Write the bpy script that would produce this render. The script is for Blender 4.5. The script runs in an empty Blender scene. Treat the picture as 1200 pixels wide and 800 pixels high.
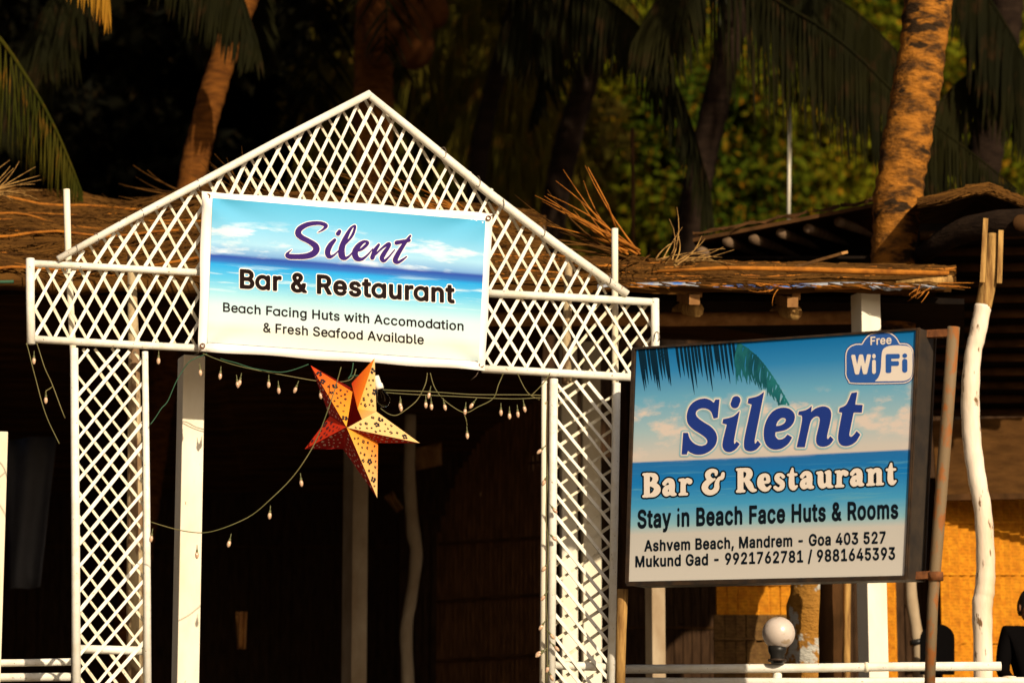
import bpy, math, random
import numpy as np
from mathutils import Vector, Matrix

random.seed(7)
rng = np.random.default_rng(7)
sc = bpy.context.scene
COL = sc.collection

# ------------------------------------------------------------------ camera
F_PX, W_PX, H_PX, HORIZON = 3667.0, 1200.0, 800.0, 1100.0
PITCH = math.atan((HORIZON - H_PX / 2) / F_PX)
CAM = np.array([0.0, 0.0, -0.87])
cam_d = bpy.data.cameras.new('camera')
cam = bpy.data.objects.new('camera', cam_d)
COL.objects.link(cam)
cam.location = CAM
cam.rotation_euler = (math.pi / 2 + PITCH, 0, 0)
cam_d.sensor_width = 36.0
cam_d.lens = 36.0 * F_PX / W_PX
cam_d.clip_start, cam_d.clip_end = 0.1, 3000
cam_d.dof.use_dof = True
cam_d.dof.focus_distance = 19.9
cam_d.dof.aperture_fstop = 1.6
sc.camera = cam

# ------------------------------------------------------------------ light
SUN_AZ, SUN_EL = math.radians(27), math.radians(25)      # to the right of the line from subject to camera
to_sun = Vector((math.sin(SUN_AZ) * math.cos(SUN_EL), -math.cos(SUN_AZ) * math.cos(SUN_EL), math.sin(SUN_EL)))
world = bpy.data.worlds.new('World')
sc.world = world
world.use_nodes = True
wn, wl = world.node_tree.nodes, world.node_tree.links
sky = wn.new('ShaderNodeTexSky')
sky.sky_type = 'NISHITA'
sky.sun_disc = False
sky.air_density, sky.dust_density, sky.ozone_density = 0.8, 5.0, 0.5
sky.sun_elevation = SUN_EL
sky.sun_rotation = math.atan2(to_sun.x, to_sun.y)
wn['Background'].inputs['Strength'].default_value = 0.05
wl.new(sky.outputs[0], wn['Background'].inputs['Color'])
sun_d = bpy.data.lights.new('sun', 'SUN')
sun_d.energy = 5.0
sun_d.angle = math.radians(0.5)
sun_d.color = (1.0, 0.84, 0.62)
sun = bpy.data.objects.new('sun', sun_d)
COL.objects.link(sun)
sun.rotation_euler = (-to_sun).to_track_quat('-Z', 'Y').to_euler()
sc.view_settings.view_transform = 'Standard'
sc.view_settings.look = 'None'
sc.view_settings.exposure = 0.14
sc.view_settings.gamma = 1.0
sc.render.engine = 'CYCLES'
sc.cycles.max_bounces = 5
sc.cycles.transparent_max_bounces = 8

# ------------------------------------------------------------------ picture measurements -> places
FWD = np.array([0, math.cos(PITCH), math.sin(PITCH)])
UPV = np.array([0, -math.sin(PITCH), math.cos(PITCH)])
def ray(px, py):
    return np.array([(px - W_PX / 2) / F_PX, 0, 0]) + UPV * ((H_PX / 2 - py) / F_PX) + FWD
def P(px, py, Y):
    """the point seen at photograph pixel px, py at ground distance Y"""
    d = ray(px, py)
    return CAM + d * (Y / d[1])
def size(npx, Y):
    return npx * Y / F_PX * 1.0
class Plane:
    """an upright plane through a point, turned by yaw about the vertical"""
    def __init__(s, px, py, Y, yaw):
        s.p = P(px, py, Y)
        a = math.radians(yaw)
        s.n = np.array([math.sin(a), -math.cos(a), 0])
    def on(s, px, py, off=0.0):
        d = ray(px, py)
        t = np.dot(s.p + s.n * off - CAM, s.n) / np.dot(d, s.n)
        return CAM + d * t

def lin(c):
    return tuple((v / 255 / 12.92) if v / 255 <= 0.04045 else ((v / 255 + 0.055) / 1.055) ** 2.4 for v in c)

# ------------------------------------------------------------------ materials
def principled(name, rough=0.7, spec=0.3):
    m = bpy.data.materials.new(name)
    m.use_nodes = True
    b = m.node_tree.nodes['Principled BSDF']
    b.inputs['Roughness'].default_value = rough
    b.inputs['Specular IOR Level'].default_value = spec
    return m, m.node_tree.nodes, m.node_tree.links, b
def math_node(n, l, op, a, b=None):
    q = n.new('ShaderNodeMath'); q.operation = op
    for i, v in enumerate((a, b)):
        if v is None: continue
        if isinstance(v, (int, float)): q.inputs[i].default_value = v
        else: l.new(v, q.inputs[i])
    return q.outputs[0]
def mixc(n, l, fac, a, b):
    q = n.new('ShaderNodeMix'); q.data_type = 'RGBA'
    if isinstance(fac, (int, float)): q.inputs[0].default_value = fac
    else: l.new(fac, q.inputs[0])
    for i, v in ((6, a), (7, b)):
        if isinstance(v, tuple): q.inputs[i].default_value = (*v[:3], 1)
        else: l.new(v, q.inputs[i])
    return q.outputs[2]
def noise(n, l, scale, stretch=(1, 1, 1), detail=4, rough=0.6, coord='world'):
    if coord == 'world':
        g = n.new('ShaderNodeNewGeometry').outputs['Position']
    else:
        g = n.new('ShaderNodeTexCoord').outputs['UV']
    mp = n.new('ShaderNodeMapping'); mp.inputs['Scale'].default_value = stretch
    l.new(g, mp.inputs['Vector'])
    t = n.new('ShaderNodeTexNoise'); t.inputs['Scale'].default_value = scale
    t.inputs['Detail'].default_value = detail; t.inputs['Roughness'].default_value = rough
    l.new(mp.outputs[0], t.inputs['Vector'])
    return t.outputs['Fac']
def rng_map(n, l, v, a, b, c=0.0, d=1.0):
    q = n.new('ShaderNodeMapRange'); l.new(v, q.inputs[0])
    for i, x in enumerate((a, b, c, d)): q.inputs[i + 1].default_value = x
    return q.outputs[0]
def mat(name, c1, c2=None, scale=6, stretch=(1, 1, 1), lo=0.35, hi=0.65, c3=None, s3=40, t3=0.62, rough=0.7, spec=0.25, bump=0.0, bscale=None, bstretch=None, dist=0.01, rnd=0.0, weave=0.0):
    m, n, l, b = principled(name, rough, spec)
    col = c1
    if c2 is not None:
        col = mixc(n, l, rng_map(n, l, noise(n, l, scale, stretch), lo, hi), c1, c2)
    if c3 is not None:
        col = mixc(n, l, rng_map(n, l, noise(n, l, s3, stretch, 3), t3, t3 + 0.06), col, c3)
    if rnd:
        oi = n.new('ShaderNodeObjectInfo')
        col = mixc(n, l, rng_map(n, l, oi.outputs['Random'], 0, 1, 0, rnd), col, tuple(v * .25 for v in c1))
    if weave:
        g = n.new('ShaderNodeNewGeometry').outputs['Position']
        w1 = n.new('ShaderNodeTexWave'); w1.wave_type = 'BANDS'; w1.bands_direction = 'DIAGONAL'; w1.inputs['Scale'].default_value = 7; w1.inputs['Distortion'].default_value = 2.5; w1.inputs['Detail Scale'].default_value = 4
        l.new(g, w1.inputs['Vector'])
        w2 = n.new('ShaderNodeTexWave'); w2.wave_type = 'BANDS'; w2.bands_direction = 'Z'; w2.inputs['Scale'].default_value = 12; w2.inputs['Distortion'].default_value = 1.5
        l.new(g, w2.inputs['Vector'])
        f = math_node(n, l, 'MULTIPLY', w1.outputs['Fac'], w2.outputs['Fac'])
        col = mixc(n, l, math_node(n, l, 'MULTIPLY', f, weave), col, tuple(v * .35 for v in c1))
    if isinstance(col, tuple): b.inputs['Base Color'].default_value = (*col[:3], 1)
    else: l.new(col, b.inputs['Base Color'])
    if bump:
        bp = n.new('ShaderNodeBump'); bp.inputs['Strength'].default_value = bump; bp.inputs['Distance'].default_value = dist
        l.new(noise(n, l, bscale or scale * 2, bstretch or stretch, 5), bp.inputs['Height'])
        l.new(bp.outputs[0], b.inputs['Normal'])
    return m
M = {}
M['white'] = mat('white_paint', (.80, .77, .68), (.70, .64, .50), 14, lo=.45, hi=.75, c3=(.25, .16, .08), s3=45, t3=.66, rnd=.12, rough=.5, bump=.25, bscale=60, dist=.003)
M['white_shaded'] = mat('shade_toned_white_paint', (.74, .68, .52), (.60, .50, .32), 16, lo=.42, hi=.7, c3=(.22, .13, .06), s3=50, t3=.66, rnd=.2, rough=.6, bump=.25, bscale=60, dist=.003)  # back slats: shade from the front slats is put into this dimmer, yellower colour
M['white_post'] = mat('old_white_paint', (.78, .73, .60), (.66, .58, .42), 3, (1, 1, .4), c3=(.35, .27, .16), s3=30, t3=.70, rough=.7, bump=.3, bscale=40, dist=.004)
M['flaky'] = mat('flaking_whitewash', (.42, .32, .18), (.20, .12, .06), 9, (1, 1, .5), lo=.45, hi=.55, rough=.85, bump=.5, bscale=30)
M['driftwood'] = mat('pale_stripped_wood', (.80, .68, .55), (.58, .42, .26), 4, (1, 1, .3), c3=(.16, .09, .04), s3=20, t3=.61, rough=.7, bump=.5, bscale=25)
M['bark_wood'] = mat('bare_brown_wood', (.46, .27, .085), (.17, .085, .028), 8, (4, 4, .4), rough=.9, spec=.05, bump=.5)
M['dark_wood'] = mat('dark_timber', (.075, .034, .012), (.035, .017, .006), 6, (1, 1, .4), rough=.95, spec=.05, bump=.4)
M['timber'] = mat('sawn_timber', (.38, .19, .06), (.22, .10, .03), 10, rough=.75, bump=.4)
M['timber_dim'] = mat('dim_pole', (.20, .13, .08), (.11, .07, .04), 6, rough=.9, spec=.05)
M['post_shade'] = mat('shade_dimmed_cream_post', (.42, .33, .22), (.28, .20, .12), 4, (1, 1, .5), rough=.9, spec=.05, bump=.3)  # cream paint darkened in its base colour for posts standing in shade
M['thatch'] = mat('dry_palm_thatch', (.115, .050, .010), (.038, .016, .004), 5, (.25, 3, 3), rough=.95, spec=.05, bump=.8, bscale=30, bstretch=(.3, 2, 2))
M['thatch_light'] = mat('straw_rib', (.42, .15, .018), (.20, .066, .010), 12, rough=.9, spec=.1)
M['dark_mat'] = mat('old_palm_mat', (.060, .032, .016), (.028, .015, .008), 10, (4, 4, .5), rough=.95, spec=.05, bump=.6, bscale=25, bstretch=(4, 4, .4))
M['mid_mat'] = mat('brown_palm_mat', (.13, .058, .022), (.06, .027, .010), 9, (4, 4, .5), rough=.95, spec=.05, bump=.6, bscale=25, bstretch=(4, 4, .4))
M['ceiling_sheet'] = mat('dark_roof_lining', (.014, .009, .006), (.007, .005, .004), 5, rough=.95, spec=.05, bump=.4)  # near-black brown, tone varying slightly at random
M['bamboo'] = mat('woven_bamboo', (.66, .26, .010), (.46, .15, .005), 16, (1, 1, 1), rnd=.22, weave=.55, spec=.1, rough=.7, bump=.6, bscale=60)
M['bamboo_shaded'] = mat('shade_toned_bamboo_mat', (.20, .11, .035), (.11, .055, .02), 20, rnd=.4, weave=.7, rough=.8, spec=.05, bump=.6, bscale=60)  # darker bamboo: the shadow on the lower panel is in the base colour
M['board'] = mat('rough_brown_board', (.085, .038, .010), (.05, .022, .006), 5, (1, 1, 3), rough=.9, spec=.05, bump=.4)
M['black_metal'] = mat('dusty_black_metal', (.020, .016, .013), (.040, .028, .018), 8, rough=.45, bump=.15, spec=.4)
M['rim'] = mat('dark_metal_rim', (.018, .014, .011), (.050, .028, .014), 12, rough=.55, spec=.25)
M['rust_pipe'] = mat('rusty_galvanised_pipe', (.17, .115, .060), (.24, .085, .020), 14, (1, 1, .6), lo=.5, hi=.62, rough=.7, bump=.4, bscale=50, dist=.004)
M['rust'] = mat('rust', (.20, .07, .02), (.10, .035, .012), 20, rough=.9, bump=.6)
M['palm_bark'] = mat('palm_bark', (.42, .17, .030), (.060, .030, .012), 3.0, (1, 1, 1.8), lo=.46, hi=.56, c3=(.020, .012, .008), s3=5, t3=.52, spec=.05, rough=.9, bump=.9, bscale=16, bstretch=(1, 1, 3), dist=.03)
M['palm_bark_big'] = mat('mottled_palm_bark', (.34, .130, .018), (.060, .028, .010), 5.5, (1, 1, 2.2), lo=.40, hi=.62, c3=(.030, .017, .008), s3=3.2, t3=.57, spec=.05, rough=.9, bump=1.0, bscale=12, bstretch=(1, 1, 2.2), dist=.04)
def low_paint(m):
    n, l = m.node_tree.nodes, m.node_tree.links; b = n['Principled BSDF']
    src = b.inputs['Base Color'].links[0].from_socket
    sp = n.new('ShaderNodeSeparateXYZ'); l.new(n.new('ShaderNodeNewGeometry').outputs['Position'], sp.inputs[0])
    z = rng_map(n, l, sp.outputs[2], 1.75, 1.95, 1, 0)
    f = math_node(n, l, 'MULTIPLY', z, rng_map(n, l, noise(n, l, 5, (1, 1, .8), 4), .56, .59))
    ochre = mixc(n, l, z, src, (.34, .16, .03))
    l.new(mixc(n, l, f, ochre, (.46, .44, .38)), b.inputs['Base Color'])
low_paint(M['palm_bark_big'])
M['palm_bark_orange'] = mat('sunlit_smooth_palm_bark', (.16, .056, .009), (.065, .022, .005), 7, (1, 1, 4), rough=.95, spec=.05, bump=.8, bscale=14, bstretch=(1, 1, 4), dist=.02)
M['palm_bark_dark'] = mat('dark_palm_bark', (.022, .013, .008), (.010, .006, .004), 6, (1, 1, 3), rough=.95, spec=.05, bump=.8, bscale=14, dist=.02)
def leafmat(name, a, b2, c, scale=1.2):
    m, n, l, b = principled(name, .8, .04)
    f = noise(n, l, scale, (1, 1, 1), 3)
    col = mixc(n, l, rng_map(n, l, f, .38, .62), a, b2)
    col = mixc(n, l, rng_map(n, l, noise(n, l, 9, (1, 1, .5), 2), .55, .72), col, c)
    l.new(col, b.inputs['Base Color'])
    tr = n.new('ShaderNodeBsdfTranslucent'); l.new(col, tr.inputs[0])
    mx = n.new('ShaderNodeMixShader'); mx.inputs[0].default_value = .22
    l.new(b.outputs[0], mx.inputs[1]); l.new(tr.outputs[0], mx.inputs[2])
    l.new(mx.outputs[0], n['Material Output'].inputs[0])
    return m
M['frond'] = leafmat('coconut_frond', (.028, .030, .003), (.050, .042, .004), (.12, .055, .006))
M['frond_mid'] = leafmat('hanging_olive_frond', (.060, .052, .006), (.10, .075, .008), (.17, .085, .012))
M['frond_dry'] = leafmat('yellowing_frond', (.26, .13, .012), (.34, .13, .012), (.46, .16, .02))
M['frond_dark'] = leafmat('shade_darkened_frond', (.007, .007, .002), (.011, .010, .002), (.022, .012, .004))  # near-black copy of the frond colour, with canopy shade painted in
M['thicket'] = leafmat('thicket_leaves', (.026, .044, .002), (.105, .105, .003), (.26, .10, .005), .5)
M['thicket_dark'] = leafmat('shade_darkened_leaves', (.004, .004, .002), (.008, .007, .002), (.018, .011, .003), .6)  # leaf colour lowered to carry the dense shade at left
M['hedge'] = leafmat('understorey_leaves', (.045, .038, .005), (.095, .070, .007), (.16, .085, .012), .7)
M['husk'] = mat('coconut_husk', (.085, .028, .006), (.045, .016, .004), 6, rough=.9, spec=.05)
M['sand'] = mat('beach_sand', (.34, .26, .17), (.28, .21, .14), .8, rough=.95, bump=.4, bscale=6)
M['earth'] = mat('packed_earth', (.10, .075, .05), (.07, .05, .035), 2, rough=.95, bump=.4)
M['hill'] = mat('wooded_hill', (.008, .009, .003), (.014, .013, .004), .3, rough=.95)
M['tarp_blue'] = mat('blue_tarpaulin', (.04, .15, .48), (.30, .32, .36), 3, (1, 1, 1), lo=.42, hi=.50, rough=.45, bump=.4)
M['tarp_grey'] = mat('dull_grey_sheet', (.10, .10, .115), (.07, .07, .08), 2, rough=.6, bump=.3)
M['wire'] = mat('dull_green_wire', (.10, .10, .035), (.16, .13, .05), 3, rough=.6)
M['wire_green'] = mat('green_cable', (.03, .085, .045), rough=.8)
M['tiewire'] = mat('tie_wire', (.10, .07, .05), rough=.5)
M['bulb'] = mat('pink_tinted_bulb', (.50, .30, .20), (.62, .42, .26), 30, rough=.15, spec=.6)
M['socket'] = mat('lamp_socket', (.85, .80, .68), rough=.5)
M['collar'] = mat('bulb_collar', (.12, .12, .05), rough=.6)
M['opal'] = mat('opal_globe', (.62, .53, .47), (.54, .45, .38), 6, c3=(.40, .30, .2), s3=10, t3=.58, rough=.3, spec=.6)
M['black_plastic'] = mat('black_plastic', (.014, .013, .012), rough=.4)
M['skin'] = mat('skin', (.30, .13, .06), (.24, .10, .045), 8, rough=.5)
M['hair'] = mat('black_hair', (.008, .007, .006), rough=.6, bump=.4, bscale=60)
M['cloth'] = mat('black_cloth', (.0035, .003, .003), rough=1, spec=0.0, bump=.3, bscale=20)
M['cloth_orange'] = mat('ochre_cloth', (.42, .20, .05), (.25, .10, .03), 6, rough=.9)
M['peeling'] = mat('peeling_painted_trunk', (.46, .43, .36), (.28, .14, .03), 4, lo=.50, hi=.54, rough=.85, bump=.5)
M['hem'] = mat('banner_white_vinyl', (.84, .80, .75), (.80, .75, .68), 3, rough=.5)
M['ink_brown'] = mat('black_ink', (.010, .0045, .004), rough=.5)
M['ink_black'] = mat('sign_black_ink', (.006, .010, .016), rough=.4)
M['ink_purple'] = mat('purple_ink', (.036, .014, .125), rough=.5)
M['ink_white'] = mat('white_ink', (.84, .82, .80), rough=.5)
M['ink_cream'] = mat('sign_cream_ink', (.80, .72, .64), rough=.4)
M['ink_navy'] = mat('navy_ink', (.018, .045, .26), rough=.4)
M['ink_badge'] = mat('badge_blue', (.030, .110, .40), rough=.4)
M['ink_teal'] = mat('teal_leaf_ink', (.008, .07, .10), (.02, .20, .22), 9, (1, 1, .4), rough=.4)
M['ink_dark_leaf'] = mat('dark_leaf_ink', (.004, .022, .045), rough=.4)
M['halo'] = mat('pale_blue_halo', (.30, .50, .58), rough=.4)

for k_ in list(M):
    if k_.startswith('ink_') or k_ == 'halo': M[k_].node_tree.nodes['Principled BSDF'].inputs['Specular IOR Level'].default_value = 0.02
def ramp_print(name, stops, cloud=None, wave=None, rough=.5, wrinkle=0.0):
    """flat picture print: colours run down the sheet (UV v), with cloud and foam shapes"""
    m, n, l, b = principled(name, rough, .04)
    uv = n.new('ShaderNodeTexCoord').outputs['UV']
    sp = n.new('ShaderNodeSeparateXYZ'); l.new(uv, sp.inputs[0])
    v = math_node(n, l, 'SUBTRACT', 1.0, sp.outputs[1])
    cr = n.new('ShaderNodeValToRGB'); l.new(v, cr.inputs[0])
    el = cr.color_ramp.elements
    el[0].position = stops[0][0]; el[0].color = (*stops[0][1], 1)
    el[1].position = stops[-1][0]; el[1].color = (*stops[-1][1], 1)
    for p, c in stops[1:-1]:
        e = el.new(p); e.color = (*c, 1)
    col = cr.outputs[0]
    for (v0, v1, sx, sy, th, sc_, c) in (cloud or []):
        band = math_node(n, l, 'MULTIPLY', rng_map(n, l, v, v0, v0 + .08), rng_map(n, l, v, v1 - .04, v1, 1, 0))
        f = rng_map(n, l, noise(n, l, sc_, (sx, sy, 1), 6, .6, 'uv'), th, th + .12)
        col = mixc(n, l, math_node(n, l, 'MULTIPLY', f, band), col, c)
    l.new(col, b.inputs['Base Color'])
    if wrinkle:
        bp = n.new('ShaderNodeBump'); bp.inputs['Strength'].default_value = wrinkle; bp.inputs['Distance'].default_value = .02
        l.new(noise(n, l, 3.0, (1.5, 1, 1), 2, .4, 'uv'), bp.inputs['Height'])
        l.new(bp.outputs[0], b.inputs['Normal'])
    return m
M['banner_print'] = ramp_print('beach_print', [
    (0, (.07, .36, .60)), (.14, (.13, .43, .68)), (.30, (.28, .52, .72)), (.375, (.14, .30, .58)), (.395, (.015, .055, .32)), (.43, (.02, .12, .42)),
    (.455, (.012, .28, .64)), (.55, (.08, .40, .66)), (.64, (.24, .52, .66)), (.72, (.42, .60, .66)), (.84, (.55, .64, .66)), (.90, (.58, .61, .54)), (1, (.50, .62, .63))],
    cloud=[(.12, .40, 2.2, 5, .50, 2.0, (.54, .64, .74)), (.42, .66, 2.0, 16, .55, 1.6, (.56, .68, .74))], wrinkle=.5)
M['sign_print'] = ramp_print('sky_and_sea_print', [
    (0, (.006, .15, .42)), (.10, (.03, .23, .52)), (.22, (.14, .40, .60)), (.36, (.36, .52, .58)), (.46, (.58, .56, .53)), (.486, (.60, .56, .52)), (.492, (.02, .16, .44)),
    (.58, (.01, .19, .53)), (.68, (.06, .33, .60)), (.76, (.25, .48, .56)), (.80, (.56, .54, .50)), (1, (.62, .59, .54))],
    cloud=[(.20, .50, 2.5, 4, .50, 2.2, (.68, .60, .55)), (.50, .74, 1.5, 22, .55, 2, (.10, .36, .56))], rough=.35)

# ------------------------------------------------------------------ mesh collector
class MB:
    def __init__(s):
        s.v, s.f, s.uv, s.smooth = [], [], None, False
    def add(s, vs, fs):
        o = len(s.v)
        s.v.extend([tuple(map(float, q)) for q in vs])
        s.f.extend([tuple(i + o for i in f) for f in fs])
        return s
    def hexa(s, c):
        """eight corners: 0-3 near face counter-clockwise, 4-7 far face"""
        return s.add(c, [(0, 1, 2, 3), (7, 6, 5, 4), (0, 4, 5, 1), (1, 5, 6, 2), (2, 6, 7, 3), (3, 7, 4, 0)])
    def box(s, lo, hi):
        x0, y0, z0 = lo; x1, y1, z1 = hi
        return s.hexa([(x0, y0, z0), (x1, y0, z0), (x1, y0, z1), (x0, y0, z1), (x0, y1, z0), (x1, y1, z0), (x1, y1, z1), (x0, y1, z1)])
    def bar(s, a, b, w, t, up=None):
        a, b = np.array(a, float), np.array(b, float)
        d = b - a; d /= np.linalg.norm(d)
        up = np.array(up if up is not None else (0, -1, 0), float)
        e = np.cross(d, up); e /= np.linalg.norm(e)
        g = np.cross(e, d)
        c = []
        for q in (-1, 1):
            for (i, j) in ((-1, -1), (1, -1), (1, 1), (-1, 1)):
                c.append((a if q < 0 else b) + e * i * w / 2 + g * j * t / 2)
        return s.add(c, [(3, 2, 1, 0), (4, 5, 6, 7), (0, 1, 5, 4), (1, 2, 6, 5), (2, 3, 7, 6), (3, 0, 4, 7)])
    def tube(s, pts, r, n=10, cap=True):
        pts = [np.array(p, float) for p in pts]
        if not hasattr(r, '__len__'): r = [r] * len(pts)
        o = len(s.v); e = None
        for i, p in enumerate(pts):
            d = pts[min(i + 1, len(pts) - 1)] - pts[max(i - 1, 0)]
            d = d / (np.linalg.norm(d) + 1e-12)
            if e is None:
                e = np.cross(d, (0.1, 1, 0.05)); e /= np.linalg.norm(e)
            else:
                e = e - d * np.dot(e, d); e /= np.linalg.norm(e)
            g = np.cross(d, e)
            for k in range(n):
                a = 2 * math.pi * k / n
                s.v.append(tuple(p + (e * math.cos(a) + g * math.sin(a)) * r[i]))
        for i in range(len(pts) - 1):
            for k in range(n):
                a, b = o + i * n + k, o + i * n + (k + 1) % n
                s.f.append((a, b, b + n, a + n))
        if cap:
            s.f.append(tuple(o + k for k in reversed(range(n))))
            s.f.append(tuple(o + (len(pts) - 1) * n + k for k in range(n)))
        s.smooth = True
        return s
    def ball(s, c, r, seg=16, rings=10, sq=(1, 1, 1)):
        o = len(s.v); c = np.array(c, float)
        for i in range(rings + 1):
            th = math.pi * i / rings
            for k in range(seg):
                a = 2 * math.pi * k / seg
                s.v.append(tuple(c + np.array([math.sin(th) * math.cos(a) * sq[0], math.sin(th) * math.sin(a) * sq[1], math.cos(th) * sq[2]]) * r))
        for i in range(rings):
            for k in range(seg):
                a, b = o + i * seg + k, o + i * seg + (k + 1) % seg
                s.f.append((a, a + seg, b + seg, b))
        s.smooth = True
        return s
    def mesh(s, name, origin=(0, 0, 0), smooth=None):
        me = bpy.data.meshes.new(name)
        o = np.array(origin, float)
        v = np.array(s.v, float) - o
        me.from_pydata(v.tolist(), [], s.f)
        if s.uv is not None:
            ul = me.uv_layers.new(name='UVMap')
            idx = np.zeros(len(me.loops), dtype=np.int32); me.loops.foreach_get('vertex_index', idx)
            ul.data.foreach_set('uv', np.array(s.uv, dtype=np.float32)[idx].ravel())
        if (s.smooth if smooth is None else smooth):
            me.shade_smooth() if False else me.polygons.foreach_set('use_smooth', [True] * len(me.polygons))
        me.update()
        return me

ORG = {}
def tag(o, label=None, cat=None, group=None, kind=None):
    if label: o['label'] = label
    if cat: o['category'] = cat
    if group: o['group'] = group
    if kind: o['kind'] = kind
    return o
def thing(name, label, cat, loc, group=None):
    o = bpy.data.objects.new(name, None); COL.objects.link(o)
    o.location = tuple(loc); o.empty_display_size = .1
    ORG[o] = np.array(loc, float)
    return tag(o, label, cat, group)
def part(name, mb, m, parent=None, label=None, kind=None, smooth=None):
    org = ORG[parent] if parent is not None else np.zeros(3)
    if parent is None:
        v = np.array(mb.v); org = np.array([(v[:, 0].min() + v[:, 0].max()) / 2, (v[:, 1].min() + v[:, 1].max()) / 2, v[:, 2].min()])
    me = mb.mesh(name, org, smooth)
    me.materials.append(m)
    o = bpy.data.objects.new(name, me); COL.objects.link(o)
    if parent is not None: o.parent = parent
    else: o.location = org
    ORG[o] = org
    return tag(o, label, None, None, kind)
def mesh_thing(name, mb, m, label, cat, group=None, kind=None, smooth=None):
    o = part(name, mb, m, None, None, kind, smooth)
    return tag(o, label, cat, group)
def placed(name, me, parent, mtx, label=None):
    """an object that shares a mesh, at a world matrix, under a parent that is only moved"""
    o = bpy.data.objects.new(name, me); COL.objects.link(o)
    if parent is not None:
        o.parent = parent
        mtx = Matrix.Translation(-Vector(ORG[parent])) @ mtx
    o.matrix_basis = mtx
    return tag(o, label)
def unit_box(name, m):
    mb = MB().box((-.5, -.5, -.5), (.5, .5, .5)); me = mb.mesh(name); me.materials.append(m); return me
def bar_matrix(a, b, w, t, n):
    a, b, n = Vector(a), Vector(b), Vector(n)
    d = b - a; L = d.length; d.normalize()
    e = n.cross(d).normalized(); g = d.cross(e)
    mt = Matrix((( d.x * L, e.x * w, g.x * t, (a.x + b.x) / 2), (d.y * L, e.y * w, g.y * t, (a.y + b.y) / 2), (d.z * L, e.z * w, g.z * t, (a.z + b.z) / 2), (0, 0, 0, 1)))
    return mt
def smooth_path(pts, n=8):
    pts = [np.array(p, float) for p in pts]; out = []
    for i in range(len(pts) - 1):
        p0, p1, p2, p3 = pts[max(i - 1, 0)], pts[i], pts[i + 1], pts[min(i + 2, len(pts) - 1)]
        for k in range(n):
            t = k / n
            out.append(.5 * (2 * p1 + (p2 - p0) * t + (2 * p0 - 5 * p1 + 4 * p2 - p3) * t * t + (3 * p1 - p0 - 3 * p2 + p3) * t ** 3))
    out.append(pts[-1])
    return out

# ------------------------------------------------------------------ the ground, terrain
def sheet(fn, xs, ys):
    mb = MB()
    for y in ys:
        for x in xs: mb.v.append((x, y, fn(x, y)))
    nx = len(xs)
    for j in range(len(ys) - 1):
        for i in range(nx - 1):
            a = j * nx + i; mb.f.append((a, a + 1, a + nx + 1, a + nx))
    mb.smooth = True
    return mb
def beach_z(x, y):
    if y < 10: return -2.5 - .02 * (10 - y)
    if y < 17.5: return -2.5 + 2.44 * (.5 - .5 * math.cos(math.pi * (y - 10) / 7.5))
    return -.06
xs = [-800, -300, -100, -40] + list(np.linspace(-20, 20, 21)) + [40, 100, 300, 800]
ys = [-800, -300, -100, -30, -10, 0, 5] + list(np.linspace(10, 18, 17)) + [30, 60, 300, 900]
part('beach_ground', sheet(beach_z, xs, ys), M['sand'], kind='structure')
part('terrace_floor', MB().box((-14, 18.2, -.05), (14, 40, 0)), M['earth'], kind='structure')
def hill_z(x, y): return -.4 + max(0, y - 52) * .62 + 1.2 * math.sin(x * .13) + .9 * math.sin(y * .2 + x * .07)
part('hillside', sheet(hill_z, list(np.linspace(-90, 90, 61)), list(np.linspace(46, 110, 33))), M['hill'], kind='structure')

# ------------------------------------------------------------------ flat lettering
def seg_dist(X, Y, ax, ay, bx, by):
    dx, dy = bx - ax, by - ay
    t = np.clip(((X - ax) * dx + (Y - ay) * dy) / (dx * dx + dy * dy + 1e-9), 0, 1)
    return np.hypot(X - ax - t * dx, Y - ay - t * dy), t
def cr_poly(pts):
    """closed outline; a third entry 1 marks a corner"""
    n = len(pts); out = []
    cor = [len(p) > 2 for p in pts]; q = [np.array(p[:2], float) for p in pts]
    for i in range(n):
        a, b = q[i], q[(i + 1) % n]
        ta = np.zeros(2) if cor[i] else (b - q[i - 1]) / 2
        tb = np.zeros(2) if cor[(i + 1) % n] else (q[(i + 2) % n] - a) / 2
        if cor[i] and cor[(i + 1) % n]: out.append(a); continue
        if cor[i]: ta = (b - a) * .8
        if cor[(i + 1) % n]: tb = (b - a) * .8
        for k in range(6):
            t = k / 6
            out.append(a * (2 * t ** 3 - 3 * t * t + 1) + ta * (t ** 3 - 2 * t * t + t) + b * (3 * t * t - 2 * t ** 3) + tb * (t ** 3 - t * t))
    return np.array(out)
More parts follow.
